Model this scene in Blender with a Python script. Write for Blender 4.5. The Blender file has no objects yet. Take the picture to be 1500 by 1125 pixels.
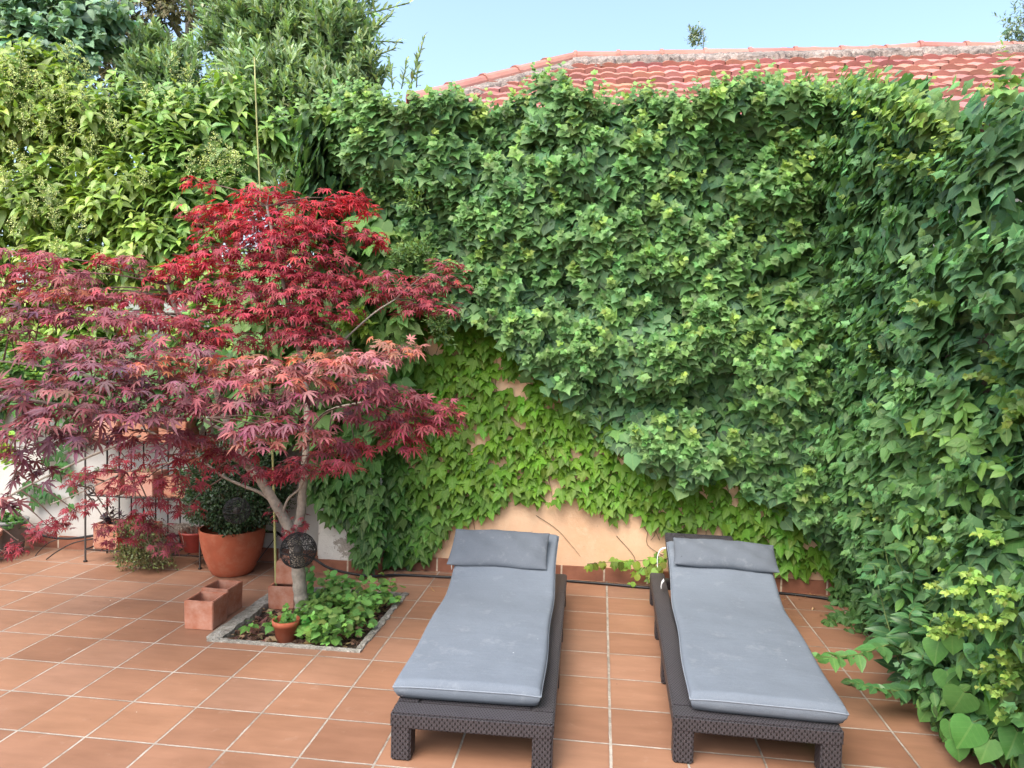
import bpy, bmesh, math, random
import numpy as np
from mathutils import Vector, Matrix

rng = np.random.default_rng(7)
random.seed(7)
T = 0.31                                   # floor tile pitch
COL = bpy.context.scene.collection
sc = bpy.context.scene

# ------------------------------------------------------------------ camera
F, PIT, YAW, ROLL = 1050.0, 0.0404, 0.123, 0.0231
CAM = np.array([7.7293 * T, -8.6531 * T, 5.2539 * T])

def ray(u, v):
    a = (u - 750) / F; b = (562.5 - v) / F
    cr, sr = math.cos(ROLL), math.sin(ROLL)
    x = a * cr - b * sr; z2 = a * sr + b * cr; y2 = 1.0
    cp, sp = math.cos(PIT), math.sin(PIT)
    y = y2 * cp + z2 * sp; z = -y2 * sp + z2 * cp
    cy, sy = math.cos(YAW), math.sin(YAW)
    return np.array([x * cy - y * sy, x * sy + y * cy, z])

def onz(u, v, z=0.0):
    d = ray(u, v); return CAM + d * (z - CAM[2]) / d[2]
def ony(u, v, y):
    d = ray(u, v); return CAM + d * (y - CAM[1]) / d[1]
def onx(u, v, x):
    d = ray(u, v); return CAM + d * (x - CAM[0]) / d[0]

c0 = ray(750, 562.5)
right = ray(750 + F, 562.5) - c0
up = ray(750, 562.5 - F) - c0
cam_d = bpy.data.cameras.new('camera'); cam = bpy.data.objects.new('camera', cam_d); COL.objects.link(cam)
M = Matrix(((right[0], up[0], -c0[0], CAM[0]), (right[1], up[1], -c0[1], CAM[1]), (right[2], up[2], -c0[2], CAM[2]), (0, 0, 0, 1)))
cam.matrix_world = M
cam_d.sensor_width = 36; cam_d.lens = F / 1500 * 36; cam_d.clip_end = 2000; cam_d.clip_start = 0.05
sc.camera = cam

# ------------------------------------------------------------------ materials
def srgb(r, g, b):
    f = lambda c: c / 12.92 if c <= 0.04045 else ((c + 0.055) / 1.055) ** 2.4
    return (f(r / 255), f(g / 255), f(b / 255), 1)

class NT:
    def __init__(s, name):
        s.m = bpy.data.materials.new(name); s.m.use_nodes = True
        s.t = s.m.node_tree; s.t.nodes.clear()
        s.out = s.n('ShaderNodeOutputMaterial')
    def n(s, typ, **kw):
        nd = s.t.nodes.new(typ)
        for k, v in kw.items():
            if k.startswith('i_'):
                nd.inputs[k[2:].replace('_', ' ')].default_value = v
            else: setattr(nd, k, v)
        return nd
    def l(s, a, b): s.t.links.new(a, b)
    def math(s, op, a, b=None, c=None):
        nd = s.n('ShaderNodeMath', operation=op)
        for i, v in enumerate((a, b, c)):
            if v is None: continue
            if isinstance(v, (int, float)): nd.inputs[i].default_value = v
            else: s.l(v, nd.inputs[i])
        return nd.outputs[0]
    def mix(s, fac, a, b, blend='MIX'):
        nd = s.n('ShaderNodeMix', data_type='RGBA', blend_type=blend)
        for i, v in ((0, fac), (6, a), (7, b)):
            if isinstance(v, (int, float)): nd.inputs[i].default_value = v
            elif isinstance(v, tuple): nd.inputs[i].default_value = v if len(v) == 4 else (*v, 1)
            else: s.l(v, nd.inputs[i])
        return nd.outputs[2]
    def ramp(s, fac, stops):
        nd = s.n('ShaderNodeValToRGB'); e = nd.color_ramp.elements
        while len(e) < len(stops): e.new(0.5)
        for k, (p, c) in enumerate(stops):
            e[k].position = p; e[k].color = c if len(c) == 4 else (*c, 1)
        s.l(fac, nd.inputs[0]); return nd.outputs[0]
    def noise(s, vec, scale, detail=4, rough=.55, dist=0.0):
        nd = s.n('ShaderNodeTexNoise', i_Scale=scale, i_Detail=detail, i_Roughness=rough, i_Distortion=dist)
        s.l(vec, nd.inputs['Vector']); return nd.outputs[0]
    def bump(s, h, strength=.3, dist=.01, normal=None):
        nd = s.n('ShaderNodeBump', i_Strength=strength, i_Distance=dist)
        s.l(h, nd.inputs['Height'])
        if normal: s.l(normal, nd.inputs['Normal'])
        return nd.outputs[0]
    def bsdf(s, color, rough=.6, normal=None, spec=.4, metallic=0.0):
        p = s.n('ShaderNodeBsdfPrincipled')
        p.inputs['Specular IOR Level'].default_value = spec
        p.inputs['Metallic'].default_value = metallic
        if isinstance(color, tuple): p.inputs['Base Color'].default_value = color if len(color) == 4 else (*color, 1)
        else: s.l(color, p.inputs['Base Color'])
        if isinstance(rough, (int, float)): p.inputs['Roughness'].default_value = rough
        else: s.l(rough, p.inputs['Roughness'])
        if normal: s.l(normal, p.inputs['Normal'])
        return p
    def done(s, sh): s.l(sh.outputs[0], s.out.inputs[0]); return s.m
    def pos(s):
        return s.n('ShaderNodeNewGeometry').outputs['Position']
    def obj(s):
        return s.n('ShaderNodeTexCoord').outputs['Object']
    def uv(s):
        return s.n('ShaderNodeTexCoord').outputs['UV']

def leaf_mat(name, rough=.5, transl=.25, spec=.35, vein=.25, vw=.03, lat=True, ttint=(1.35, 1.35, .55)):
    k = NT(name)
    at = k.n('ShaderNodeAttribute', attribute_name='Col')
    uv = k.n('ShaderNodeSeparateXYZ'); k.l(k.uv(), uv.inputs[0])
    ax = k.math('ABSOLUTE', uv.outputs[0])
    mid = k.math('LESS_THAN', ax, vw)
    fac = mid
    if lat:
        q = k.math('SUBTRACT', uv.outputs[1], k.math('MULTIPLY', ax, .8))
        fr = k.math('FRACT', k.math('MULTIPLY', q, 5.0))
        ln = k.math('LESS_THAN', fr, .1)
        fac = k.math('MAXIMUM', mid, k.math('MULTIPLY', ln, .5))
    col = k.mix(k.math('MULTIPLY', fac, vein), at.outputs[0], k.mix(.5, at.outputs[0], (.45, .55, .2, 1)))
    nz = k.noise(k.pos(), 60, 2)
    col = k.mix(.35, col, k.mix(nz, (.55, .55, .55, 1), (1.4, 1.4, 1.4, 1)), 'MULTIPLY')
    p = k.bsdf(col, rough, spec=spec)
    tr = k.n('ShaderNodeBsdfTranslucent')
    k.l(k.mix(1.0, col, (*ttint, 1), 'MULTIPLY'), tr.inputs[0])
    mx = k.n('ShaderNodeMixShader'); mx.inputs[0].default_value = transl
    k.l(p.outputs[0], mx.inputs[1]); k.l(tr.outputs[0], mx.inputs[2])
    return k.done(mx)

M_LEAF = leaf_mat('leaf_ivy', .5, .28, .3)
M_GLOSS = leaf_mat('leaf_glossy', .38, .25, .4)
M_SMALL = leaf_mat('leaf_small', .55, .25, .3, lat=False, vein=.15)
M_MAPLE = leaf_mat('leaf_maple', .55, .28, .25, lat=False, vein=0, ttint=(1.5, .9, .8))

def simple(name, col, rough=.6, nscale=20, var=.25, bump=.2, bdist=.003, spec=.3):
    k = NT(name); v = k.obj()
    n = k.noise(v, nscale, 5)
    n2 = k.noise(v, nscale * .18, 3)
    f = k.math('ADD', k.math('MULTIPLY', n, .5), k.math('MULTIPLY', n2, .5))
    c = tuple(col[:3])
    cc = k.ramp(f, [(.3, tuple(x * (1 - var) for x in c)), (.7, tuple(min(1, x * (1 + var)) for x in c))])
    return k.done(k.bsdf(cc, rough, k.bump(n, bump, bdist), spec))

M_BARK = simple('bark_grey', (.27, .235, .195), .85, 45, .45, .6, .006)
M_TWIG = simple('bark_twig', (.07, .035, .03), .8, 60, .3)
M_RTWIG = simple('maple_twig', (.12, .075, .06), .7, 60, .3)
M_STEM = simple('stem_brown', (.10, .075, .045), .85, 60, .4)
M_GSTEM = simple('stem_green', (.12, .17, .05), .6, 40, .3)
M_IRON = simple('wrought_iron', (.028, .02, .018), .6, 80, .5, .3, .001)
M_BLACK = simple('black_rubber', (.012, .012, .014), .35, 60, .2)
M_WIRE = simple('lantern_metal', (.022, .021, .022), .5, 80, .3)
M_SOIL = simple('potting_soil', (.05, .035, .025), .95, 90, .6, 1, .01)
M_CANE = simple('bamboo', (.30, .30, .12), .5, 25, .25)
M_WEB = simple('white_webbing', (.7, .7, .72), .7, 120, .1)

def terracotta_mat(name, base, bloom, amt):
    k = NT(name); v = k.obj()
    n = k.noise(v, 14, 6, .65); n2 = k.noise(v, 5, 3); n3 = k.noise(v, 120, 3)
    c = k.ramp(n2, [(.3, tuple(x * .8 for x in base)), (.7, tuple(x * 1.15 for x in base))])
    m = k.ramp(n, [(.5 - amt * .3, (0, 0, 0)), (.78, (1, 1, 1))])
    c = k.mix(k.math('MULTIPLY', m, .75), c, bloom)
    return k.done(k.bsdf(c, .8, k.bump(n3, .25, .002), .25))
M_TERRA = terracotta_mat('terracotta_weathered', (.34, .118, .066), (.50, .31, .24), .55)
M_POT = terracotta_mat('terracotta_pot', (.37, .098, .050), (.42, .18, .11), .1)
M_BLOOM = terracotta_mat('terracotta_bloomed', (.36, .14, .09), (.5, .34, .29), .85)

def floor_mat():
    k = NT('terracotta_floor_tiles')
    p = k.pos(); s = k.n('ShaderNodeSeparateXYZ'); k.l(p, s.inputs[0])
    wob = k.math('MULTIPLY', k.math('SUBTRACT', k.noise(p, 6, 3), .5), .006)
    x = k.math('DIVIDE', k.math('ADD', s.outputs[0], wob), T); y = k.math('DIVIDE', k.math('ADD', s.outputs[1], wob), T)
    def edge(v):
        r = k.math('SUBTRACT', v, k.math('ROUND', v)); return k.math('ABSOLUTE', r)
    # the joint at x = 8 tiles is an older, wider and dirtier one
    d8 = k.math('LESS_THAN', k.math('ABSOLUTE', k.math('SUBTRACT', x, 8.0)), .3)
    ex, ey = edge(x), edge(y)
    exs = k.math('SUBTRACT', ex, k.math('MULTIPLY', d8, .006))
    e = k.math('MINIMUM', exs, ey)
    g = k.n('ShaderNodeMapRange', interpolation_type='SMOOTHSTEP'); k.l(e, g.inputs[0])
    k.l(k.math('ADD', k.math('MULTIPLY', k.noise(p, 22, 4, .6), .010), .0055), g.inputs[1]); k.l(k.math('ADD', k.math('MULTIPLY', k.noise(p, 22, 4, .6), .010), .0125), g.inputs[2]); g.inputs[3].default_value = 1; g.inputs[4].default_value = 0
    gr = g.outputs[0]
    cv = k.n('ShaderNodeCombineXYZ'); k.l(k.math('FLOOR', x), cv.inputs[0]); k.l(k.math('FLOOR', y), cv.inputs[1])
    wn = k.n('ShaderNodeTexWhiteNoise', noise_dimensions='3D'); k.l(cv.outputs[0], wn.inputs[0])
    tile = k.ramp(wn.outputs[0], [(0, (.215, .108, .066)), (.3, (.248, .128, .079)), (.6, (.276, .144, .087)), (.8, (.287, .156, .101)), (1, (.24, .132, .087))])
    off = k.n('ShaderNodeVectorMath', operation='ADD'); k.l(p, off.inputs[0]); k.l(wn.outputs[1], off.inputs[1])
    mp = k.n('ShaderNodeMapping'); mp.inputs['Scale'].default_value = (4, 16, 1); k.l(off.outputs[0], mp.inputs[0])
    streak = k.noise(mp.outputs[0], 1, 5, .6)
    blot = k.noise(p, 2.3, 4, .6); fine = k.noise(p, 150, 3)
    tile = k.mix(.6, tile, k.ramp(streak, [(.25, (.78, .76, .74)), (.75, (1.2, 1.2, 1.2))]), 'MULTIPLY')
    tile = k.mix(.6, tile, k.ramp(blot, [(.3, (.82, .8, .8)), (.7, (1.14, 1.14, 1.16))]), 'MULTIPLY')
    tile = k.mix(k.math('MULTIPLY', k.ramp(k.noise(p, 11, 6, .7), [(.6, (0, 0, 0)), (.8, (1, 1, 1))]), .22), tile, (.5, .38, .3, 1))
    vor = k.n('ShaderNodeTexVoronoi', feature='F1', i_Scale=5.0); k.l(p, vor.inputs['Vector'])
    sp = k.math('LESS_THAN', vor.outputs[0], .02)
    tile = k.mix(sp, tile, (.6, .55, .48, 1))
    vor2 = k.n('ShaderNodeTexVoronoi', feature='F1', i_Scale=8.3); k.l(p, vor2.inputs['Vector'])
    tile = k.mix(k.math('LESS_THAN', vor2.outputs[0], .022), tile, (.06, .035, .025, 1))
    # dirt creeping in from the joints
    dm = k.n('ShaderNodeMapRange'); k.l(e, dm.inputs[0]); dm.inputs[1].default_value = .012; dm.inputs[2].default_value = .05; dm.inputs[3].default_value = .4; dm.inputs[4].default_value = 0
    tile = k.mix(dm.outputs[0], tile, (.20, .10, .065, 1))
    gn = k.noise(p, 5, 7, .75); gf = k.noise(p, 60, 3)
    grout = k.ramp(gn, [(.30, (.13, .105, .085)), (.44, (.27, .235, .20)), (.55, (.36, .325, .285)), (.72, (.47, .43, .385))])
    grout = k.mix(.5, grout, k.ramp(gf, [(.3, (.65, .63, .6)), (.7, (1.2, 1.2, 1.2))]), 'MULTIPLY')
    c = k.mix(gr, tile, grout)
    h = k.math('ADD', k.math('SUBTRACT', 1.0, gr), k.math('MULTIPLY', fine, .12))
    nb = k.bump(h, .5, .004)
    rg = k.ramp(blot, [(.3, (.42, .42, .42)), (.7, (.62, .62, .62))])
    return k.done(k.bsdf(c, rg, nb, .35))
M_FLOOR = floor_mat()

def skirting_mat():
    k = NT('skirting_tiles'); p = k.pos(); s = k.n('ShaderNodeSeparateXYZ'); k.l(p, s.inputs[0])
    x = k.math('DIVIDE', k.math('ADD', s.outputs[0], .02), T)
    e = k.math('ABSOLUTE', k.math('SUBTRACT', x, k.math('ROUND', x)))
    g = k.math('LESS_THAN', e, .02)
    n = k.noise(p, 9, 4)
    t = k.ramp(n, [(.3, (.19, .075, .045)), (.7, (.29, .12, .075))])
    c = k.mix(g, t, k.ramp(k.noise(p, 40, 3), [(.3, (.35, .27, .2)), (.7, (.6, .5, .4))]))
    return k.done(k.bsdf(c, .55, k.bump(k.math('SUBTRACT', 1.0, g), .4, .003), .35))
M_SKIRT = skirting_mat()

def render_mat(name, base, lo, damp=None, specks=True):
    k = NT(name); p = k.pos()
    n = k.noise(p, 3.0, 6, .6); f = k.noise(p, 90, 4); m = k.noise(p, 14, 5, .65)
    c = k.ramp(n, [(.3, lo), (.7, base)])
    if specks:
        sp = k.ramp(k.noise(p, 48, 5, .8), [(.635, (0, 0, 0)), (.73, (1, 1, 1))])
        c = k.mix(k.math('MULTIPLY', sp, .6), c, (.10, .065, .04, 1))
        c = k.mix(k.math('MULTIPLY', k.ramp(m, [(.52, (0, 0, 0)), (.72, (1, 1, 1))]), .55), c, (.85, .62, .42, 1))
    if damp:
        for (cx, cz, r) in damp:
            d = k.n('ShaderNodeVectorMath', operation='DISTANCE'); k.l(p, d.inputs[0]); d.inputs[1].default_value = (cx[0], cx[1], cz)
            fall = k.n('ShaderNodeMapRange'); k.l(d.outputs['Value'], fall.inputs[0]); fall.inputs[1].default_value = 0; fall.inputs[2].default_value = r
            fall.inputs[3].default_value = 1; fall.inputs[4].default_value = 0
            q = k.math('ADD', fall.outputs[0], k.math('MULTIPLY', k.math('SUBTRACT', k.noise(p, 26, 7, .75), .5), 2.6))
            mk = k.ramp(q, [(.36, (0, 0, 0)), (.48, (1, 1, 1))])
            c = k.mix(mk, c, k.ramp(f, [(.3, (.22, .20, .18)), (.7, (.36, .34, .31))]))
    # grime rising from the foot of the wall
    z = k.n('ShaderNodeSeparateXYZ'); k.l(p, z.inputs[0])
    gz = k.n('ShaderNodeMapRange'); k.l(z.outputs[2], gz.inputs[0]); gz.inputs[1].default_value = .09; gz.inputs[2].default_value = .5; gz.inputs[3].default_value = .5; gz.inputs[4].default_value = 0
    c = k.mix(k.math('MULTIPLY', gz.outputs[0], m), c, (.28, .2, .14, 1))
    return k.done(k.bsdf(c, .9, k.bump(k.math('ADD', f, k.math('MULTIPLY', m, 1.5)), .35, .006), .15))
M_ORANGE = render_mat('orange_render', (.82, .55, .365), (.70, .43, .265))
M_WHITE = render_mat('white_render', (.54, .53, .51), (.44, .43, .41), None, False)
M_PIER = render_mat('white_render_damp', (.66, .65, .62), (.56, .55, .52), [((.655, 2.32), .19, .17), ((.56, 2.32), .205, .10)], False)

def wicker_mat(name, bw, bh, dark, slit=.34, hi=.40):
    k = NT(name); sx = k.n('ShaderNodeSeparateXYZ'); k.l(k.uv(), sx.inputs[0])
    v = k.math('DIVIDE', sx.outputs[1], bh); row = k.math('FLOOR', v); odd = k.math('MODULO', k.math('ABSOLUTE', row), 2.0)
    u = k.math('ADD', k.math('DIVIDE', sx.outputs[0], bw), k.math('MULTIPLY', odd, .5))
    fu = k.math('ABSOLUTE', k.math('SUBTRACT', k.math('FRACT', u), .5)); fv = k.math('ABSOLUTE', k.math('SUBTRACT', k.math('FRACT', v), .5))
    def step(x, lo, up):
        m = k.n('ShaderNodeMapRange', interpolation_type='SMOOTHSTEP'); k.l(x, m.inputs[0]); m.inputs[1].default_value = lo; m.inputs[2].default_value = up; return m.outputs[0]
    hole = k.math('MULTIPLY', step(fu, slit, slit + .08), k.math('SUBTRACT', 1.0, step(fv, hi - .12, hi)))
    line = step(fv, .40, .48)
    rib = k.math('MULTIPLY', k.math('SINE', k.math('MULTIPLY', k.math('FRACT', u), 18.85)), .12)
    n = k.noise(k.uv(), 26, 3)
    c = k.mix(n, tuple(x * .8 for x in dark), tuple(x * 1.2 for x in dark))
    c = k.mix(k.math('MULTIPLY', line, .45), c, (.012, .011, .013, 1)); c = k.mix(hole, c, (.003, .003, .004, 1))
    h = k.math('SUBTRACT', k.math('SUBTRACT', k.math('ADD', 1.0, rib), hole), k.math('MULTIPLY', line, .5))
    return k.done(k.bsdf(c, .45, k.bump(h, .9, .004), .45))
M_WICKER = wicker_mat('woven_resin', .021, .0125, (.047, .041, .047))
M_WICKTOP = wicker_mat('woven_resin_top', .0125, .0125, (.078, .071, .081), .24, .34)

def fabric_mat(name, base):
    k = NT(name); v = k.obj()
    n = k.noise(v, 5, 5, .6); n2 = k.noise(v, 28, 4, .6)
    mp = k.n('ShaderNodeMapping'); mp.inputs['Scale'].default_value = (420, 420, 420); k.l(v, mp.inputs[0])
    wf = k.n('ShaderNodeTexNoise', i_Scale=1.0, i_Detail=1.0); k.l(mp.outputs[0], wf.inputs['Vector'])
    c = k.ramp(n, [(.3, tuple(x * .95 for x in base)), (.7, tuple(x * 1.05 for x in base))])
    c = k.mix(.35, c, k.ramp(wf.outputs[0], [(.3, (.75, .75, .75)), (.7, (1.25, 1.25, 1.25))]), 'MULTIPLY')
    mq = k.n('ShaderNodeMapping'); mq.inputs['Scale'].default_value = (9, 60, 9); k.l(v, mq.inputs[0])
    st = k.noise(mq.outputs[0], 1, 3)
    c = k.mix(.12, c, k.ramp(st, [(.3, (.85, .85, .86)), (.7, (1.1, 1.1, 1.1))]), 'MULTIPLY')
    vor = k.n('ShaderNodeTexVoronoi', feature='F1', i_Scale=7.0); k.l(v, vor.inputs['Vector'])
    c = k.mix(k.math('MULTIPLY', k.math('LESS_THAN', vor.outputs[0], .028), .7), c, (.5, .52, .55, 1))
    vor3 = k.n('ShaderNodeTexVoronoi', feature='F1', i_Scale=5.3); k.l(v, vor3.inputs['Vector'])
    c = k.mix(k.math('MULTIPLY', k.math('LESS_THAN', vor3.outputs[0], .02), .8), c, (.03, .03, .035, 1))
    stn = k.ramp(k.noise(v, 8, 6, .75), [(.56, (0, 0, 0)), (.72, (1, 1, 1))])
    c = k.mix(k.math('MULTIPLY', stn, .3), c, (.30, .32, .35, 1))
    md = k.n('ShaderNodeMapping'); md.inputs['Scale'].default_value = (3, 30, 3); md.inputs['Rotation'].default_value = (0, 0, .12); k.l(v, md.inputs[0])
    cre = k.math('POWER', k.math('ABSOLUTE', k.math('SUBTRACT', k.noise(md.outputs[0], 1, 2), .5)), .5)
    h = k.math('ADD', k.math('ADD', k.math('MULTIPLY', n2, .6), k.math('MULTIPLY', wf.outputs[0], .08)), k.math('MULTIPLY', cre, .35))
    return k.done(k.bsdf(c, .9, k.bump(h, .3, .012), .15))
M_FABRIC = fabric_mat('grey_cushion_fabric', (.142, .165, .200))
M_SEAM = simple('seam_piping', (.19, .215, .255), .85, 200, .15)
M_PILLOW = fabric_mat('grey_pillow_fabric', (.112, .127, .152))

def concrete_mat():
    k = NT('rough_concrete'); p = k.pos()
    n = k.noise(p, 30, 6, .7); n2 = k.noise(p, 130, 3)
    c = k.ramp(n, [(.3, (.16, .145, .125)), (.55, (.36, .34, .30)), (.75, (.56, .54, .5))])
    c = k.mix(.5, c, k.ramp(n2, [(.3, (.5, .5, .5)), (.7, (1.3, 1.3, 1.3))]), 'MULTIPLY')
    return k.done(k.bsdf(c, .95, k.bump(k.math('ADD', n, n2), 1, .012), .15))
M_CONC = concrete_mat()

def roof_mat(name, lo, hi):
    k = NT(name); p = k.pos()
    n = k.noise(p, 2.2, 5, .65); n2 = k.noise(p, 22, 5, .7)
    c = k.ramp(n, [(.3, lo), (.7, hi)])
    at = k.n('ShaderNodeAttribute', attribute_name='Col')
    c = k.mix(1.0, c, at.outputs[0], 'MULTIPLY')
    c = k.mix(k.math('MULTIPLY', k.ramp(n2, [(.58, (0, 0, 0)), (.72, (1, 1, 1))]), .5), c, (.28, .2, .16, 1))
    return k.done(k.bsdf(c, .85, k.bump(n2, .3, .01), .06))
M_ROOF = roof_mat('clay_roof_tiles', (.35, .155, .125), (.46, .235, .20))
M_MORTAR = simple('ridge_mortar', (.24, .20, .18), .95, 26, .75, 1, .03)

# ------------------------------------------------------------------ object helpers
def tag(o, label=None, cat=None, group=None, kind=None):
    if label: o['label'] = label
    if cat: o['category'] = cat
    if group: o['group'] = group
    if kind: o['kind'] = kind
    return o

def empty(name, loc, label=None, cat=None, group=None, rz=0.0):
    o = bpy.data.objects.new(name, None); COL.objects.link(o)
    o.location = tuple(loc); o.rotation_euler = (0, 0, rz); o.empty_display_size = .1
    return tag(o, label, cat, group)

def link_bm(name, bm, mat, parent=None, smooth=False, local=False):
    """local: the mesh is already in the parent's space; else world coordinates are moved into it"""
    me = bpy.data.meshes.new(name); bm.to_mesh(me); bm.free()
    return link_me(name, me, mat, parent, smooth, local)

def link_me(name, me, mat, parent=None, smooth=False, local=False):
    for m in (mat if isinstance(mat, (list, tuple)) else [mat]): me.materials.append(m)
    if smooth:
        me.polygons.foreach_set('use_smooth', [True] * len(me.polygons))
    o = bpy.data.objects.new(name, me); COL.objects.link(o)
    if parent is not None:
        o.parent = parent
        if not local:
            w = Matrix.Translation(parent.location) @ parent.rotation_euler.to_matrix().to_4x4()
            pp = parent.parent
            while pp is not None:
                w = (Matrix.Translation(pp.location) @ pp.rotation_euler.to_matrix().to_4x4()) @ w; pp = pp.parent
            me.transform(w.inverted())
    return o

def bm_box(bm, x0, x1, y0, y1, z0, z1, mi=0):
    vs = [bm.verts.new(p) for p in ((x0, y0, z0), (x1, y0, z0), (x1, y1, z0), (x0, y1, z0), (x0, y0, z1), (x1, y0, z1), (x1, y1, z1), (x0, y1, z1))]
    fs = []
    for idx in ((0, 3, 2, 1), (4, 5, 6, 7), (0, 1, 5, 4), (1, 2, 6, 5), (2, 3, 7, 6), (3, 0, 4, 7)):
        f = bm.faces.new([vs[i] for i in idx]); f.material_index = mi; fs.append(f)
    return vs, fs

def tube_arrays(pts, rad, seg=8):
    pts = np.asarray(pts, float); n = len(pts)
    rad = np.broadcast_to(np.asarray(rad, float), (n,)) if np.ndim(rad) else np.full(n, rad)
    tg = np.gradient(pts, axis=0); tg /= np.linalg.norm(tg, axis=1)[:, None] + 1e-9
    ref = np.array([0.0, 0, 1.0]) if abs(tg[0][2]) < .9 else np.array([1.0, 0, 0])
    V = []; a = np.linspace(0, 2 * math.pi, seg, endpoint=False)
    for i in range(n):
        s = np.cross(tg[i], ref); s /= np.linalg.norm(s) + 1e-9; u = np.cross(s, tg[i]); ref = u
        V.append(pts[i] + rad[i] * (np.cos(a)[:, None] * s + np.sin(a)[:, None] * u))
    V = np.concatenate(V); Fc = []
    for i in range(n - 1):
        for j in range(seg):
            k = (j + 1) % seg
            Fc.append((i * seg + j, i * seg + k, (i + 1) * seg + k, (i + 1) * seg + j))
    Fc.append(tuple(range(seg - 1, -1, -1))); Fc.append(tuple((n - 1) * seg + j for j in range(seg)))
    return V, Fc

def smooth_path(pts, k=6):
    """Catmull-Rom"""
    P = np.asarray(pts, float); P = np.vstack([2 * P[0] - P[1], P, 2 * P[-1] - P[-2]]); out = []
    for i in range(1, len(P) - 2):
        for t in np.linspace(0, 1, k, endpoint=False):
            out.append(.5 * ((2 * P[i]) + (-P[i - 1] + P[i + 1]) * t + (2 * P[i - 1] - 5 * P[i] + 4 * P[i + 1] - P[i + 2]) * t * t + (-P[i - 1] + 3 * P[i] - 3 * P[i + 1] + P[i + 2]) * t ** 3))
    out.append(P[-2]); return np.array(out)

class Tubes:
    def __init__(s): s.V = []; s.F = []; s.n = 0
    def add(s, pts, rad, seg=8):
        V, Fc = tube_arrays(pts, rad, seg)
        s.V.append(V); s.F += [tuple(i + s.n for i in f) for f in Fc]; s.n += len(V)
    def build(s, name, mat, parent=None, smooth=True):
        me = bpy.data.meshes.new(name); me.from_pydata(np.concatenate(s.V).tolist(), [], s.F)
        return link_me(name, me, mat, parent, smooth)

def lathe(bm, prof, seg=40, cx=0, cy=0, z=0, wob=0.0):
    rings = []
    for (r, h) in prof:
        ring = []
        for j in range(seg):
            a = 2 * math.pi * j / seg
            rr = r * (1 + wob * math.sin(3 * a + h * 20))
            ring.append(bm.verts.new((cx + rr * math.cos(a), cy + rr * math.sin(a), z + h)))
        rings.append(ring)
    for a, b in zip(rings, rings[1:]):
        for j in range(seg):
            k = (j + 1) % seg; bm.faces.new((a[j], a[k], b[k], b[j]))
    bm.faces.new(rings[0][::-1]); bm.faces.new(rings[-1])

# ------------------------------------------------------------------ leaves
def fan_template(half, zf, cy=.45, ch=.06):
    """half: right-hand outline from petiole (x=0) to the tip (x=0); zf: height at (x, y)"""
    out = [(x, y) for x, y in half]
    left = [(-x, y) for x, y in half[1:-1]][::-1]
    pts = out + left
    V = [(0, cy, zf(0, cy) + ch)] + [(x, y, zf(x, y)) for x, y in pts]
    n = len(pts)
    Fc = [(0, 1 + i, 1 + (i + 1) % n) for i in range(n)]
    return np.array(V, float), np.array(Fc, int)

def strip_template(rows, zf):
    """rows: (y, halfwidth); leaf folded along its midrib"""
    V = []; Fc = []
    for (y, w) in rows:
        V += [(-w, y, zf(w, y)), (0, y, zf(0, y)), (w, y, zf(w, y))]
    for i in range(len(rows) - 1):
        a = 3 * i; b = a + 3
        Fc += [(a, a + 1, b + 1), (a, b + 1, b), (a + 1, a + 2, b + 2), (a + 1, b + 2, b + 1)]
    return np.array(V, float), np.array(Fc, int)

IVY_H = [(0, .04), (.16, -.09), (.40, -.02), (.40, .16), (.60, .40), (.36, .55), (.19, .70), (0, 1.06)]
IVY2_H = [(0, .03), (.2, -.1), (.44, .05), (.47, .24), (.50, .44), (.34, .60), (.15, .80), (0, 1.0)]
BOST_H = [(0, .03), (.16, -.10), (.36, -.08), (.50, .08), (.54, .28), (.68, .62), (.44, .54), (.25, .53), (.25, .76), (.13, .96), (0, 1.2)]
HEART_H = [(0, .06), (.15, -.06), (.36, -.04), (.52, .12), (.54, .32), (.45, .54), (.28, .78), (.1, .96), (0, 1.1)]
ROUND_H = [(0, .04), (.2, -.04), (.42, .1), (.50, .34), (.44, .62), (.25, .84), (.08, .92), (0, .90)]
TPL = {}
TPL['ivy'] = [fan_template(IVY_H, lambda x, y: -.30 * x * x - .18 * max(0, y - .4) ** 2, .4, .07),
              fan_template(IVY2_H, lambda x, y: .14 * abs(x) - .22 * max(0, y - .3) ** 2, .4, .0),
              fan_template(IVY_H, lambda x, y: .2 * abs(x) - .3 * max(0, y - .35) ** 2 - .1 * (x > .5), .38, .02)]
TPL['boston'] = [fan_template(BOST_H, lambda x, y: -.25 * x * x - .22 * max(0, y - .4) ** 2, .42, .08),
                 fan_template(BOST_H, lambda x, y: .20 * abs(x) - .40 * x * x - .35 * max(0, y - .4) ** 2, .42, .0)]
TPL['heart'] = [fan_template(HEART_H, lambda x, y: .22 * abs(x) - .5 * x * x - .45 * max(0, y - .3) ** 2, .4, .0), fan_template(HEART_H, lambda x, y: .40 * abs(x) - .35 * max(0, y - .2) ** 2, .4, .0)]
TPL['round'] = [fan_template(ROUND_H, lambda x, y: -.25 * x * x + .05 * abs(x), .4, .05),
                fan_template(ROUND_H, lambda x, y: .2 * abs(x) - .2 * y * y, .4, .0)]
TPL['ovate'] = [strip_template([(0, .02), (.18, .17), (.42, .24), (.7, .17), (.88, .07), (1.0, .005)], lambda x, y: .30 * abs(x) - .30 * y * y),
                strip_template([(0, .02), (.18, .18), (.42, .25), (.7, .17), (.88, .07), (1.0, .005)], lambda x, y: .42 * abs(x) - .55 * y * y)]
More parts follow.
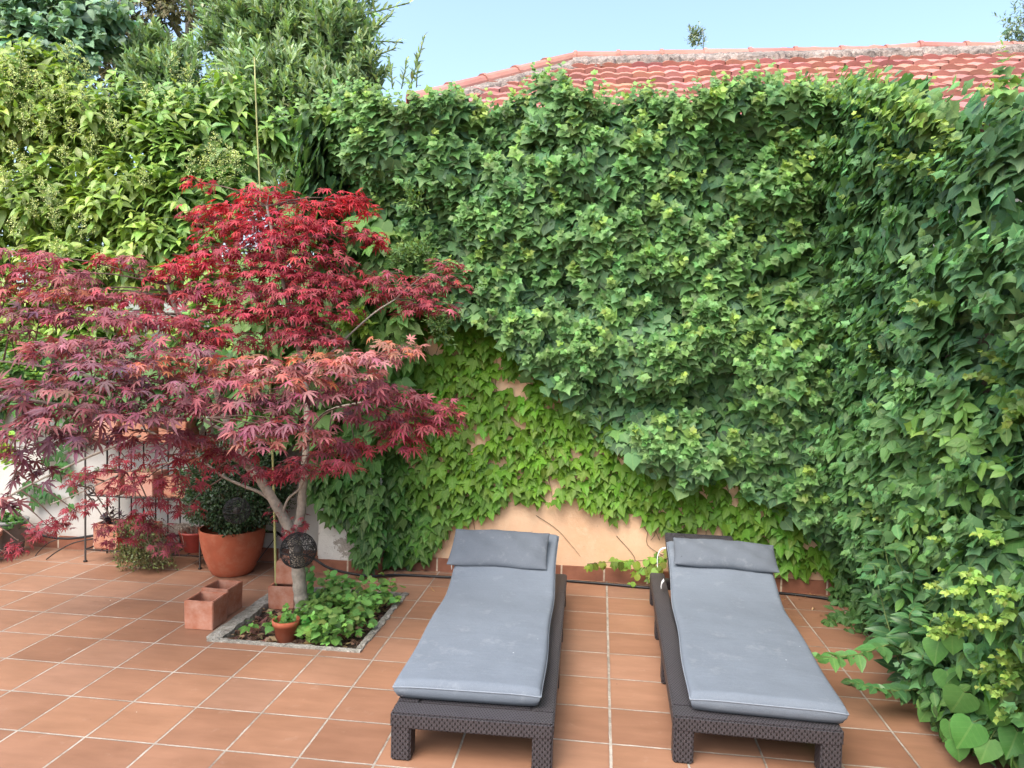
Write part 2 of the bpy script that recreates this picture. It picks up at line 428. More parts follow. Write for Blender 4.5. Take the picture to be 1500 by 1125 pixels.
TPL['lance'] = [strip_template([(0, .01), (.25, .15), (.55, .19), (.8, .12), (1.0, .005)], lambda x, y: .35 * abs(x) - .18 * y * y),
                strip_template([(0, .01), (.3, .14), (.6, .14), (1.0, .005)], lambda x, y: .2 * abs(x) + .10 * y * y)]
TPL['leaflet'] = [strip_template([(0, .02), (.15, .2), (.42, .31), (.7, .22), (.88, .09), (1.0, .005)], lambda x, y: .25 * abs(x) - .35 * y * y - .2 * x * x), strip_template([(0, .02), (.15, .19), (.42, .28), (.7, .2), (.88, .08), (1.0, .005)], lambda x, y: .38 * abs(x) - .1 * y)]
TPL['tiny'] = [(np.array([(0, 0, 0), (.3, .5, .05), (0, 1, -.05), (-.3, .5, .05)], float), np.array([(0, 1, 2), (0, 2, 3)]))]
TPL['needle'] = [(np.array([(-.03, 0, 0), (.03, 0, 0), (0, 1, 0)], float), np.array([(0, 1, 2)]))]

def maple_tpl(droop, seed):
    r = random.Random(seed); V = [(0, 0, .03)]; Fc = []
    angs = [-118, -78, -38, 0, 38, 78, 118]; lens = [.46, .78, .95, 1.08, .95, .78, .46]
    for a, L in zip(angs, lens):
        a += r.uniform(-6, 6); L *= r.uniform(.92, 1.05); th = math.radians(a)
        d = (math.sin(th), math.cos(th)); nrm = (d[1], -d[0])
        def P(l, w, z=0): return (d[0] * l + nrm[0] * w, d[1] * l + nrm[1] * w, z - droop * l * l)
        b = len(V); w = .082 * L + .024
        V += [P(.20, -.075), P(.55 * L, -w, .02), P(L, 0), P(.55 * L, w, .02), P(.20, .075), P(.5 * L, 0, -.03)]
        Fc += [(0, b + 5, b), (b, b + 5, b + 1), (b + 1, b + 5, b + 2), (b + 2, b + 5, b + 3), (b + 3, b + 5, b + 4), (b + 4, b + 5, 0)]
    return np.array(V, float), np.array(Fc, int)
TPL['maple'] = [maple_tpl(.18, 1), maple_tpl(.38, 2), maple_tpl(.6, 3)]

def unit(a): return a / (np.linalg.norm(a, axis=-1, keepdims=True) + 1e-9)

class Leaves:
    def __init__(s): s.parts = []
    def add(s, kind, P, Tip, Nrm, S, C):
        P = np.atleast_2d(P).astype(float); n = len(P)
        if n == 0: return
        Tip = np.broadcast_to(Tip, (n, 3)); Nrm = np.broadcast_to(Nrm, (n, 3)); S = np.broadcast_to(S, (n,)); C = np.broadcast_to(C, (n, 3))
        tp = TPL[kind]; pick = rng.integers(0, len(tp), n)
        t = unit(Tip); sd = unit(np.cross(t, Nrm)); nn = np.cross(sd, t)
        for q in range(len(tp)):
            k = np.where(pick == q)[0]
            if len(k) == 0: continue
            V, Fc = tp[q]
            W = P[k][:, None] + S[k][:, None, None] * (V[None, :, 0:1] * sd[k][:, None] + V[None, :, 1:2] * t[k][:, None] + V[None, :, 2:3] * nn[k][:, None])
            s.parts.append((W, Fc, np.clip(C[k], .002, 1), V[:, :2]))
    def build(s, name, mat, parent=None):
        Vs, Fs, Cs, Us = [], [], [], []; off = 0
        for W, Fc, C, uv in s.parts:
            n, m = W.shape[:2]
            Vs.append(W.reshape(-1, 3))
            Fs.append((Fc[None] + (np.arange(n) * m)[:, None, None] + off).reshape(-1, 3))
            Cs.append(np.repeat(C, m, axis=0)); Us.append(np.tile(uv, (n, 1))); off += n * m
        V = np.concatenate(Vs); Fc = np.concatenate(Fs); C = np.concatenate(Cs); U = np.concatenate(Us)
        me = bpy.data.meshes.new(name)
        me.vertices.add(len(V)); me.vertices.foreach_set('co', V.astype(np.float32).ravel())
        nf = len(Fc); me.loops.add(nf * 3); me.polygons.add(nf)
        me.loops.foreach_set('vertex_index', Fc.astype(np.int32).ravel())
        me.polygons.foreach_set('loop_start', np.arange(0, nf * 3, 3, dtype=np.int32))
        me.update(calc_edges=True)
        at = me.color_attributes.new('Col', 'FLOAT_COLOR', 'POINT')
        at.data.foreach_set('color', np.concatenate([C, np.ones((len(C), 1))], 1).astype(np.float32).ravel())
        ul = me.uv_layers.new(name='UVMap')
        ul.data.foreach_set('uv', U[Fc.ravel()].astype(np.float32).ravel())
        return link_me(name, me, mat, parent)

def jit(base, n, dv=.25, dh=.12):
    base = np.asarray(base, float)
    return np.clip(base[None] * (1 + rng.normal(0, dv, (n, 1))) * (1 + rng.normal(0, dh, (n, 3))), .003, 1)

def shoot_leaves(L, kind, p0, d, length, n, size, col, tipcol=None, ang=50, droop=.3, taper=.55, opp=False, face=.25):
    """a leafy shoot: n leaves set round a straight axis"""
    d = d / np.linalg.norm(d); ref = np.array([0, 0, 1.0]) if abs(d[2]) < .9 else np.array([1.0, 0, 0])
    s = unit(np.cross(d, ref)); u = np.cross(s, d)
    f = (np.arange(n) + .5) / n
    if opp: f = (np.floor(np.arange(n) / 2) * 2 + 1) / n
    ph = (np.arange(n) * math.pi + np.floor(np.arange(n) / 2) * math.pi / 2) if opp else np.arange(n) * 2.4
    ph = ph + rng.uniform(0, 6.28) + rng.normal(0, .2, n)
    rad = np.cos(ph)[:, None] * s + np.sin(ph)[:, None] * u
    a = np.radians(ang * (1.15 - .6 * f) + rng.normal(0, 8, n))[:, None]
    t = np.cos(a) * d + np.sin(a) * rad; t[:, 2] -= droop
    nr = -np.sin(a) * d * -1 + np.cos(a) * rad * -1
    nr = unit(nr * .3 + (np.array([0, -face, 1.0]) if np.ndim(face) == 0 else np.asarray(face)) + rng.normal(0, .25, (n, 3)))
    P = p0 + d * (length * f)[:, None]
    S = size * (1 - (1 - taper) * f) * rng.uniform(.8, 1.15, n)
    c0 = np.asarray(col, float); c1 = np.asarray(tipcol if tipcol is not None else col, float)
    C = (c0 * (1 - f[:, None] ** 1.5) + c1 * f[:, None] ** 1.5) * (1 + rng.normal(0, .15, (n, 1))) * (1 + rng.normal(0, .07, (n, 3)))
    L.add(kind, P, t, nr, S, C)

# ------------------------------------------------------------------ ground, floor, bed
def sheet(name, rects, z, mat, kind='structure'):
    bm = bmesh.new()
    for (x0, x1, y0, y1) in rects:
        vs = [bm.verts.new(p) for p in ((x0, y0, z), (x1, y0, z), (x1, y1, z), (x0, y1, z))]; bm.faces.new(vs)
    return tag(link_bm(name, bm, mat), kind=kind)

BX0, BX1, BY0, BY1 = .275, 1.145, 1.01, 1.975          # planting bed opening
sheet('ground', [(-300, 300, -300, 300)], -.12, simple('garden_ground', (.12, .11, .06), .95, 3, .4))
sheet('terrace_floor', [(-7, BX0, -9, 2.56), (BX1, 4.4, -9, 2.56), (BX0, BX1, -9, BY0), (BX0, BX1, BY1, 2.56)], 0, M_FLOOR)
# soil, lumpy
bm = bmesh.new(); N = 30; g = {}
for i in range(N + 1):
    for j in range(N + 1):
        x = BX0 + (BX1 - BX0) * i / N; y = BY0 + (BY1 - BY0) * j / N
        g[i, j] = bm.verts.new((x, y, -.035 + .02 * math.sin(x * 31 + y * 17) * math.sin(y * 23) + random.uniform(-.006, .008)))
for i in range(N):
    for j in range(N): bm.faces.new((g[i, j], g[i + 1, j], g[i + 1, j + 1], g[i, j + 1]))
tag(link_bm('soil', bm, M_SOIL, smooth=True), kind='structure')

def rough_strip(bm, x0, x1, y0, y1, z0, z1, n, amp):
    """a broken concrete edge: a bar with a jittered outline"""
    along_x = (x1 - x0) > (y1 - y0); rows = []
    for i in range(n + 1):
        f = i / n; j = lambda a=amp: random.uniform(-a, a)
        if along_x:
            x = x0 + (x1 - x0) * f
            rows.append([(x, y0 + j(amp * .3), z0), (x, y0 + j(amp * .3), z1 + j(.002)), (x + j(), (y0 + y1) / 2, z1 + .004 + j(.003)), (x, y1 + j(), z1 + j(.004)), (x, y1 + j(), z0)])
        else:
            y = y0 + (y1 - y0) * f
            rows.append([(x0 + j(amp * .3), y, z0), (x0 + j(amp * .3), y, z1 + j(.002)), ((x0 + x1) / 2, y + j(), z1 + .004 + j(.003)), (x1 + j(), y, z1 + j(.004)), (x1 + j(), y, z0)])
    R = [[bm.verts.new(p) for p in r] for r in rows]
    for a, b in zip(R, R[1:]):
        for k in range(4): bm.faces.new((a[k], b[k], b[k + 1], a[k + 1]))
    bm.faces.new(R[0]); bm.faces.new(R[-1][::-1])
bm = bmesh.new()
rough_strip(bm, BX0 - .035, BX0 + .055, BY0 + .03, BY1, -.06, .012, 26, .010)
rough_strip(bm, BX0 - .01, BX1, BY0 - .004, BY0 + .03, -.06, .008, 30, .008)
rough_strip(bm, BX1 - .035, BX1 + .004, BY0 + .03, BY1, -.06, .008, 30, .008)
rough_strip(bm, BX0 + .06, BX1 - .04, BY1 - .03, BY1 + .004, -.06, .007, 30, .007)
bmesh.ops.recalc_face_normals(bm, faces=bm.faces)
tag(link_bm('bed_kerb', bm, M_CONC), kind='structure')

# ------------------------------------------------------------------ walls
WY = 2.53
w = empty('garden_wall', (2.3, WY, 0), 'tall orange rendered wall behind the two sun loungers, mostly hidden by ivy', 'wall')
bm = bmesh.new(); bm_box(bm, .42, 4.6, WY, WY + .24, 0, 3.05); link_bm('wall', bm, M_ORANGE, w)
bm = bmesh.new(); bm_box(bm, 4.28, 4.52, -6, WY - .003, 0, 2.25); link_bm('side_wall', bm, simple('gap_shade_render', (.10, .085, .065), .95, 12, .4), w)  # side wall coloured dark to stand in for shade in the ivy gaps
bm = bmesh.new(); bm_box(bm, .815, 4.28, WY - .014, WY + .02, -.02, .098); link_bm('skirting', bm, M_SKIRT, w)
p = empty('wall_pier', (.57, 2.4, 0), 'white rendered wall pier with grey damp patch left of the near lounger', 'pier')
bm = bmesh.new(); bm_box(bm, .37, .81, 2.325, WY + .2, 0, 2.2); link_bm('wall', bm, M_PIER, p)
bm = bmesh.new(); bm_box(bm, .335, .822, 2.311, WY + .1, -.02, .098); link_bm('skirting', bm, M_SKIRT, p)
lw = empty('white_wall', (-2, WY, 0), 'low white rendered wall behind the plant stand and potted box', 'wall')
bm = bmesh.new(); bm_box(bm, -7, .366, WY, WY + .2, 0, 1.5); link_bm('wall', bm, M_WHITE, lw)
bm = bmesh.new(); bm_box(bm, -7, .332, WY - .014, WY + .02, -.02, .098); link_bm('skirting', bm, M_SKIRT, lw)

# ------------------------------------------------------------------ neighbouring house roof
YR = 5.0
ZR = 4.715; RXA, RXB = 2.02, 5.42; SL = math.tan(math.radians(33))
house = empty('neighbour_house', (4, 7, 0), 'neighbouring house with red clay hipped roof rising behind the ivy wall', 'house')
bm = bmesh.new(); bm_box(bm, .9, 12, 3.75, 11, -.1, 3.05); link_bm('wall', bm, M_WHITE, house)
Vs, Fs, Cs = [], [], []
def quad(a, b, c, d, col):
    n = len(Vs); Vs.extend([a, b, c, d]); Fs.append((n, n + 1, n + 2, n + 3)); Cs.extend([col] * 4)
cs_ = math.cos(math.atan(SL)); sn_ = math.sin(math.atan(SL))
EXPO, TW = .23, .305
prof = [(0, 0), (.10, .014), (.22, .020), (.36, .015), (.46, .003), (.58, .0), (.68, .009), (.88, .008), (1, 0)]
for r in range(-1, 12):
    d0 = .10 + r * EXPO; ntile = int(11 / TW)
    for q in range(ntile):
        x0 = -1.5 + q * TW + (.5 * TW if r % 2 else 0) + random.uniform(-.004, .004)
        if x0 < RXA - d0 * cs_ - .02 or d0 > 2.6: continue
        tint = random.uniform(.78, 1.15); tc = (tint, tint * random.uniform(.9, 1.06), tint * random.uniform(.88, 1.1), 1)
        lift = random.uniform(0, .008); dl = random.uniform(-.008, .008)
        def pt(u, h, d): return (x0 + u * TW * .985, YR - d * cs_ - (h) * sn_, ZR - d * sn_ + h * cs_)
        for (u0, h0), (u1, h1) in zip(prof, prof[1:]):
            dA, dB = d0 - EXPO * 1.15 + dl, d0 + dl
            quad(pt(u0, h0 + .0, dA), pt(u0, h0 + .036 + lift, dB), pt(u1, h1 + .036 + lift, dB), pt(u1, h1 + .0, dA), tc)
            quad(pt(u0, h0 + .036 + lift, dB), pt(u0, h0 - .002, dB + .004), pt(u1, h1 - .002, dB + .004), pt(u1, h1 + .036 + lift, dB), tc)
# the hidden slopes: left hip, back, right end
def rp(x, d, side=1): return (x, YR - side * d * cs_, ZR - .03 - d * sn_)
E_ = 2.1
white = (1, 1, 1, 1)
quad((RXA, YR, ZR - .02), (RXA - E_ * cs_, YR + E_ * cs_, ZR - .02 - E_ * sn_), (RXA - E_ * cs_, YR - E_ * cs_, ZR - .02 - E_ * sn_), (RXA, YR, ZR - .02), white)
quad((RXA, YR, ZR - .02), (9.5, YR, ZR - .02), (9.5, YR + E_ * cs_, ZR - .02 - E_ * sn_), (RXA - E_ * cs_, YR + E_ * cs_, ZR - .02 - E_ * sn_), white)
me = bpy.data.meshes.new('roof'); me.from_pydata(Vs, [], Fs)
at = me.color_attributes.new('Col', 'FLOAT_COLOR', 'POINT')
at.data.foreach_set('color', np.array(Cs, np.float32).ravel())
roof = link_me('roof', me, M_ROOF, house)

def ridge_tile(a, b, r0, r1):
    a = np.array(a); b = np.array(b); t = unit(b - a); s = unit(np.cross(t, [0, 0, 1.0])); u = np.cross(s, t)
    V, Fc = [], []; seg = 9
    for (f, r, th) in ((0, r0, 0), (.07, r0, 0), (.075, r0 * .9, 0), (1, r1, 0)):
        c = a + (b - a) * f
        for k in range(seg):
            g = math.pi * (k / (seg - 1)) * 1.1 - .05 * math.pi
            V.append(tuple(c + r * (math.cos(g) * s + math.sin(g) * u)))
    n1 = len(V)
    for (f, r) in ((0, r0 - .018), (1, r1 - .018)):
        c = a + (b - a) * f
        for k in range(seg):
            g = math.pi * (k / (seg - 1)) * 1.1 - .05 * math.pi
            V.append(tuple(c + r * (math.cos(g) * s + math.sin(g) * u)))
    for i in range(3):
        for k in range(seg - 1): Fc.append((i * seg + k, i * seg + k + 1, (i + 1) * seg + k + 1, (i + 1) * seg + k))
    for k in range(seg - 1):
        Fc.append((n1 + k, n1 + k + 1, k + 1, k)); Fc.append((3 * seg + k, 3 * seg + k + 1, n1 + seg + k + 1, n1 + seg + k))
    me = bpy.data.meshes.new('ridge_tile'); me.from_pydata(V, [], Fc)
    at = me.color_attributes.new('Col', 'FLOAT_COLOR', 'POINT'); q = random.uniform(.85, 1.12)
    at.data.foreach_set('color', np.tile(np.array([q, q * random.uniform(.93, 1.04), q, 1], np.float32), len(V)))
    return link_me('ridge_tile', me, M_ROOF, roof)

ridge_pts = []
A_ = np.array([RXA, YR, ZR + .02]); B_ = np.array([RXB, YR, ZR + .02]); hip = A_ + 1.36 * np.array([-1, -1, -SL])
def run(p, q, step, first):
    n = max(1, int(round(np.linalg.norm(q - p) / step)))
    for i in range(n):
        a = p + (q - p) * i / n; b = p + (q - p) * (i + 1.12) / n
        ridge_tile(b if first else a, a if first else b, .085, .105) if first else ridge_tile(a, b, .1, .082)
run(hip, A_, .46, False)
B_[2] -= .03
run(A_, B_ - [.3, 0, 0], .42, False)
run(B_ - [.3, 0, 0], B_ + [.0, 0, .03], .3, False)
run(B_ + [0, 0, .03], B_ + [3.4, 0, -.10], .44, False)
# mortar bed under the ridge: a lumpy shoulder on both slopes, below the ridge tiles
def mortar(p, q, n, wid):
    V, Fc = [], []; t = unit(q - p); s = unit(np.cross(t, [0, 0, 1.0]))
    prof = ((-wid, -.17), (-wid * .97, -.105), (-.18, -.04), (-.06, .015), (.06, .015), (.18, -.04), (wid * .97, -.105), (wid, -.17))
    for i in range(n + 1):
        c = p + (q - p) * i / n; e = random.uniform(-.03, .03), random.uniform(-.03, .03)
        for k, (o, h) in enumerate(prof):
            jj = random.uniform(-.014, .014) if k not in (3, 4) else 0
            V.append(tuple(c + s * (o + (e[0] if k < 2 else e[1] if k > 5 else 0)) + np.array([0, 0, h + jj])))
    for i in range(n):
        for k in range(7): Fc.append((i * 8 + k, i * 8 + k + 1, (i + 1) * 8 + k + 1, (i + 1) * 8 + k))
    return V, Fc
mz = np.array([0, 0, 1.0])
V1, F1 = mortar(np.array([RXA, YR, ZR + .022]), np.array([RXB + 3.4, YR, ZR + .022]), 230, .27); V2, F2 = mortar(hip, A_ - .0 * mz, 70, .22)
me = bpy.data.meshes.new('ridge_mortar'); me.from_pydata(V1 + V2, [], F1 + [tuple(i + len(V1) for i in f) for f in F2])
link_me('ridge_mortar', me, M_MORTAR, roof)

# ------------------------------------------------------------------ ivy
def ivy_surface(U0, U1, Z0, Z1, n, base, seed, hmax=.30):
    r = np.random.default_rng(seed)
    cu = r.uniform(U0 - .1, U1 + .1, n); cz = r.uniform(Z0 - .1, Z1 + .1, n)
    ru = r.uniform(.17, .42, n); rz = r.uniform(.17, .38, n); h = r.uniform(.08, hmax, n)
    def D(u, z):
        u = np.asarray(u); z = np.asarray(z)
        du = (u[:, None] - cu) / ru; dz = z[:, None] - cz
        dz = np.where(dz < 0, dz / (.5 * rz), dz / (1.3 * rz))
        q = np.clip(1 - du * du - dz * dz, 0, 1)
        return base(u, z) + (h * np.sqrt(q)).max(1)
    return D, (cu, cz, ru, rz, h)

def ivy_leaves(L, D, frame, u, z, depth, size, palette, kind='ivy', upw=.55, rnd=.35, tipout=.35):
    """frame: origin, U axis, out axis"""
    O, Ua, Oa = frame
    e = .02; d = D(u, z); du = (D(u + e, z) - D(u - e, z)) / (2 * e); dz = (D(u, z + e) - D(u, z - e)) / (2 * e)
    n = len(u); Z = np.array([0, 0, 1.0])
    nr = unit(Oa - np.clip(du, -2, 2)[:, None] * Ua - np.clip(dz, -2, 2)[:, None] * Z)
    dd = np.maximum(d - depth, .015)
    P = O + u[:, None] * Ua + z[:, None] * Z + dd[:, None] * Oa
    nn = unit(nr * .75 + upw * Z + rng.normal(0, rnd, (n, 3)))
    t = -Z + tipout * Oa + rng.normal(0, .45, (n, 3)); t = t - (t * nn).sum(1)[:, None] * nn
    pal = np.asarray(palette); c = pal[rng.integers(0, len(pal), n)] * (1 + rng.normal(0, .22, (n, 1))) * (1 + rng.normal(0, .07, (n, 3)))
    L.add(kind, P - unit(t) * (size * .45)[:, None], t, nn, size, c)
    return P, nr

FB = (np.array([0.0, WY, 0]), np.array([1.0, 0, 0]), np.array([0, -1.0, 0]))
# lower edge of the thick ivy, read off as height over x on the wall
low_px = [(505, 250), (560, 372), (640, 478), (700, 470), (745, 510), (800, 560), (860, 620), (930, 672), (1000, 712), (1060, 690), (1130, 735), (1200, 790), (1270, 840)]
lowp = np.array([ony(a, b, 2.3) for a, b in low_px])
def low_z(x): return np.interp(x, lowp[:, 0], lowp[:, 2])
def base_back(u, z):
    return .07 + .13 * np.clip((z - low_z(u)) / 1.0, 0, 1) + .10 * np.clip((z - 2.6) / .6, 0, 1)
DB, clB = ivy_surface(.3, 4.3, .5, 3.5, 170, base_back, 11, .32)
ivyP = [(.104, .216, .092), (.124, .246, .096), (.088, .188, .090), (.142, .274, .098), (.106, .216, .108)]
ivy = empty('wall_ivy', (2.3, WY - .1, 0), 'thick dark green ivy in mounds covering the orange wall behind the loungers', 'ivy')
L = Leaves()
def top_z(x): return 3.27 + .02 * np.clip(1.6 - x, 0, 1) + .05 * np.sin(x * 4.1) + .04 * np.sin(x * 9.7 + 1) - .02 * np.clip(x - 2, 0, 3) + .12 * np.clip(x - 3.6, 0, 1)
def sample_back(n):
    u = rng.uniform(.28, 4.35, n); z = rng.uniform(.3, 3.55, n)
    lz = low_z(u) + rng.normal(0, .035, n)
    left = .34 + .05 * np.sin(z * 7) + np.clip(2.5 - z, 0, 1) * .35
    k = (z > lz) & (z < top_z(u) + rng.normal(0, .03, n)) & (u > left + rng.normal(0, .05, n))
    return u[k], z[k]
u, z = sample_back(11500); ivy_leaves(L, DB, FB, u, z, rng.uniform(-.01, .06, len(u)), rng.uniform(.065, .12, len(u)), ivyP, upw=.42, rnd=.3)
u, z = sample_back(6000); ivy_leaves(L, DB, FB, u, z, rng.uniform(.05, .16, len(u)), rng.uniform(.08, .13, len(u)), ivyP, upw=.4)
# top and left ends wrap over the wall
n = 2600; x = rng.uniform(.35, 4.35, n); th = rng.uniform(-.3, 1.25, n)
P = np.stack([x, WY + .05 - .33 * np.cos(th) * rng.uniform(.5, 1.05, n), 3.13 + .16 * np.sin(th) * rng.uniform(.6, 1.2, n) + .03 * np.sin(x * 5)], 1)
nn = unit(np.stack([rng.normal(0, .35, n), -np.cos(th), np.sin(th) + .4], 1)); t = np.stack([rng.normal(0, .5, n), -np.ones(n) * .7, -np.ones(n) * .5], 1)
L.add('ivy', P, t - (t * nn).sum(1)[:, None] * nn, nn, rng.uniform(.06, .11, n), jit((.125, .235, .085), n, .22, .08))
n = 900; zz = rng.uniform(2.2, 3.25, n); P = np.stack([.38 + rng.normal(0, .08, n) + np.clip(2.9 - zz, 0, 1) * .3, WY - rng.uniform(-.1, .45, n), zz], 1)
nn = unit(np.stack([-np.ones(n), -.5 + rng.normal(0, .4, n), .5 + rng.normal(0, .3, n)], 1)); t = np.stack([-.4 * np.ones(n), rng.normal(0, .4, n), -np.ones(n)], 1)
L.add('ivy', P, t - (t * nn).sum(1)[:, None] * nn, nn, rng.uniform(.08, .14, n), jit((.07, .145, .06), n, .22, .08))  # shade of the left end put into these darker leaf colours
L.build('foliage', M_LEAF, ivy)
# pale new shoots standing out of the mounds
L = Leaves()
cu, cz, ru, rz, h = clB
def shoots(L, D, frame, us, zs, sz=(.08, .125), tip=(.32, .46, .09), mid=(.145, .300, .105), lift=.7, yellow=.16):
    O, Ua, Oa = frame; Z = np.array([0, 0, 1.0]); d = D(us, zs)
    for k in range(len(us)):
        p0 = O + us[k] * Ua + zs[k] * Z + (d[k] - .03) * Oa
        dr = Oa * random.uniform(.5, .9) + Z * random.uniform(.1, lift) + Ua * random.uniform(-.5, .5)
        f = random.uniform(.6, 1) if random.random() < yellow else random.uniform(0, .28)
        m0 = np.array(mid) * random.uniform(.72, 1.12); tc = np.array(tip) * f + m0 * 1.1 * (1 - f)
        shoot_leaves(L, 'ivy', p0, dr, random.uniform(.12, .24), random.randint(9, 15), random.uniform(*sz), m0 * .85, tc, ang=74, droop=.5, taper=.3, face=Oa * 1.15 + np.array([0, -.15, .8]))
u, z = sample_back(820); shoots(L, DB, FB, u, z)
for k in range(len(cu)):
    if h[k] < .14: continue
    m = random.randint(4, 8); uu = cu[k] + rng.normal(0, .4, m) * ru[k]; zz = cz[k] + rng.uniform(-.2, .7, m) * rz[k]
    ok = (zz > low_z(uu) + .05) & (zz < top_z(uu)) & (uu > .45) & (uu < 4.2)
    shoots(L, DB, FB, uu[ok], zz[ok], yellow=.4 if random.random() < .4 else .1)
x = rng.uniform(.3, 4.3, 170); z = top_z(x) - .02
shoots(L, DB, FB, x, z, sz=(.06, .10), mid=(.16, .30, .10), lift=1.0, yellow=.3)
# two bushy grey-green tufts at the left of the ivy
for (a, b) in ((600, 375), (612, 300), (645, 490), (655, 470), (585, 385), (620, 380)):
    c = ony(a, b, 2.12)
    for k in range(16):
        dr = unit(np.array([rng.normal(0, .6), -.6, rng.normal(.45, .5)]))
        shoot_leaves(L, 'lance', c + rng.normal(0, .03, 3), dr, .14, 9, .055, (.13, .23, .085), (.20, .31, .10), 45, .15)
L.build('new_shoots', M_LEAF, ivy)
# woody stems on the bare wall
tb = Tubes()
for (pts) in ([(788, 755), (815, 775), (838, 800), (850, 815)], [(905, 785), (926, 815), (929, 832), (935, 838)], [(690, 742), (700, 800)],
              [(640, 640), (668, 720), (655, 790)], [(820, 600), (845, 650), (870, 690)], [(700, 560), (720, 640), (760, 700)], [(880, 640), (935, 700), (960, 760)],
              [(770, 640), (800, 700), (812, 740)]):
    q = smooth_path([ony(a + random.uniform(-3, 3), b, WY - .008) for a, b in pts], 5); tb.add(q, np.linspace(.0022, .001, len(q)), 5)
tb.build('stem', M_STEM, ivy)

# thin fresh green creeper lying flat on the wall below
cr = empty('young_creeper', (1.6, WY - .03, 0), 'thin bright green creeper spread flat over the orange wall above the loungers', 'creeper')
L = Leaves()
cl_px = [(470, 722), (500, 775), (545, 832), (600, 838), (625, 822), (645, 785), (700, 765), (745, 735), (790, 742), (850, 742), (905, 770), (960, 772), (1005, 792), (1060, 765), (1100, 830), (1150, 848), (1240, 850)]
clp = np.array([ony(a, b, 2.42) for a, b in cl_px])
def creeper_pts(n):
    u = rng.uniform(.33, 4.2, n); z = rng.uniform(.06, 2.15, n)
    lo = np.interp(u, clp[:, 0], clp[:, 2]); hi = low_z(u) + .12
    hi = np.where(u < .9, 2.25, hi)
    nz = np.sin(u * 7.3 + z * 3.1) * np.sin(z * 8.3 - u * 2.2) + .6 * np.sin(u * 15.1 - z * 11.7) + .35 * np.sin(u * 37 + z * 29)
    keep = (z > lo) & (z < hi) & (nz > -1.0 + rng.normal(0, .16, n))
    edge = (z - lo) < .06
    keep &= ~(edge & (rng.random(n) < .35))
    return u[keep], z[keep]
def creeper_add(u, z, size):
    n = len(u)
    front = np.where(u < .83, 2.325, WY)
    P = np.stack([u, front - rng.uniform(.015, .075, n) - np.where(u < .95, .04, 0) * rng.random(n), z], 1)
    nn = unit(np.stack([rng.normal(0, .34, n), -np.ones(n), .8 + rng.normal(0, .3, n)], 1))
    t = np.stack([rng.normal(0, .42, n), -.25 * np.ones(n), -np.ones(n)], 1); t = unit(t - (t * nn).sum(1)[:, None] * nn)
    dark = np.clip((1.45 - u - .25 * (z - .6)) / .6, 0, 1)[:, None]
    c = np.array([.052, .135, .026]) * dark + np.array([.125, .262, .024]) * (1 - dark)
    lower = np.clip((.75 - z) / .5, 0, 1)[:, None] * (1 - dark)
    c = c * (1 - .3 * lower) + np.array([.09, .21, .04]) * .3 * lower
    c = c * (1 + rng.normal(0, .18, (n, 1))) * (1 + rng.normal(0, .08, (n, 3)))
    L.add('boston', P - t * (size * .4)[:, None], t, nn, size, c)
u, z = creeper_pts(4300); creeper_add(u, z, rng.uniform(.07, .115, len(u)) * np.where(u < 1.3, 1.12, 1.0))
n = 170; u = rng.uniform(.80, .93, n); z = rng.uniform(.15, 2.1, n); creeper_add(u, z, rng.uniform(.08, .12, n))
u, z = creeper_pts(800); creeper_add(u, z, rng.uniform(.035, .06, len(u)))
L.build('foliage', M_LEAF, cr)
tb = Tubes()
for k in range(34):
    u0 = rng.uniform(.8, 4.0); z0 = low_z(np.array([u0]))[0] + .2; pts = []
    for s in range(9):
        pts.append((u0, WY - .01, max(z0, .12))); u0 += rng.normal(.02, .05); z0 -= rng.uniform(.05, .16)
    q = smooth_path(pts, 3); tb.add(q, .0018, 5)
tb.build('stem', M_STEM, cr)

# big-leaved pale creeper between the maple and the ivy
bc = empty('broad_creeper', (.6, 2.3, 0), 'large pale green lobed creeper leaves between the red maple and the ivy', 'creeper')
L = Leaves()
n = 820; a = rng.uniform(350, 600, n); b = rng.uniform(265, 640, n)
keep = (a > 355) & (b > 300 + np.clip(430 - a, 0, 80)) & ((b - 270) > (a - 520) * 1.2) & (a < 560 + (b - 300) * .35)
P = np.array([ony(i, j, rng.uniform(2.15, 2.45)) for i, j in zip(a[keep], b[keep])]); n = len(P)
nn = unit(np.stack([rng.normal(-.2, .35, n), -np.ones(n), .7 + rng.normal(0, .3, n)], 1)); t = np.stack([rng.normal(0, .45, n), -.3 * np.ones(n), -np.ones(n)], 1)
L.add('boston', P, t - (t * nn).sum(1)[:, None] * nn, nn, rng.uniform(.10, .17, n), jit((.115, .235, .06), n, .2, .08))
for (a, b) in ((525, 475), (535, 470), (515, 478), (540, 485)):
    c = ony(a, b, 2.1)
    for k in range(5): shoot_leaves(L, 'lance', c, np.array([rng.normal(0, .4), -.5, .4]), .1, 7, .11, (.2, .34, .05), (.3, .42, .07), 60, .5)
L.build('foliage', M_LEAF, bc)
tb = Tubes()
for k in range(8):
    x = .1 + k * .09; q = smooth_path([(x, 2.50, 1.3), (x + .05, 2.5, 1.8), (x - .02, 2.5, 2.4), (x + .06, 2.5, 2.75)], 4); tb.add(q, .006, 5)
tb.build('stem', M_STEM, bc)

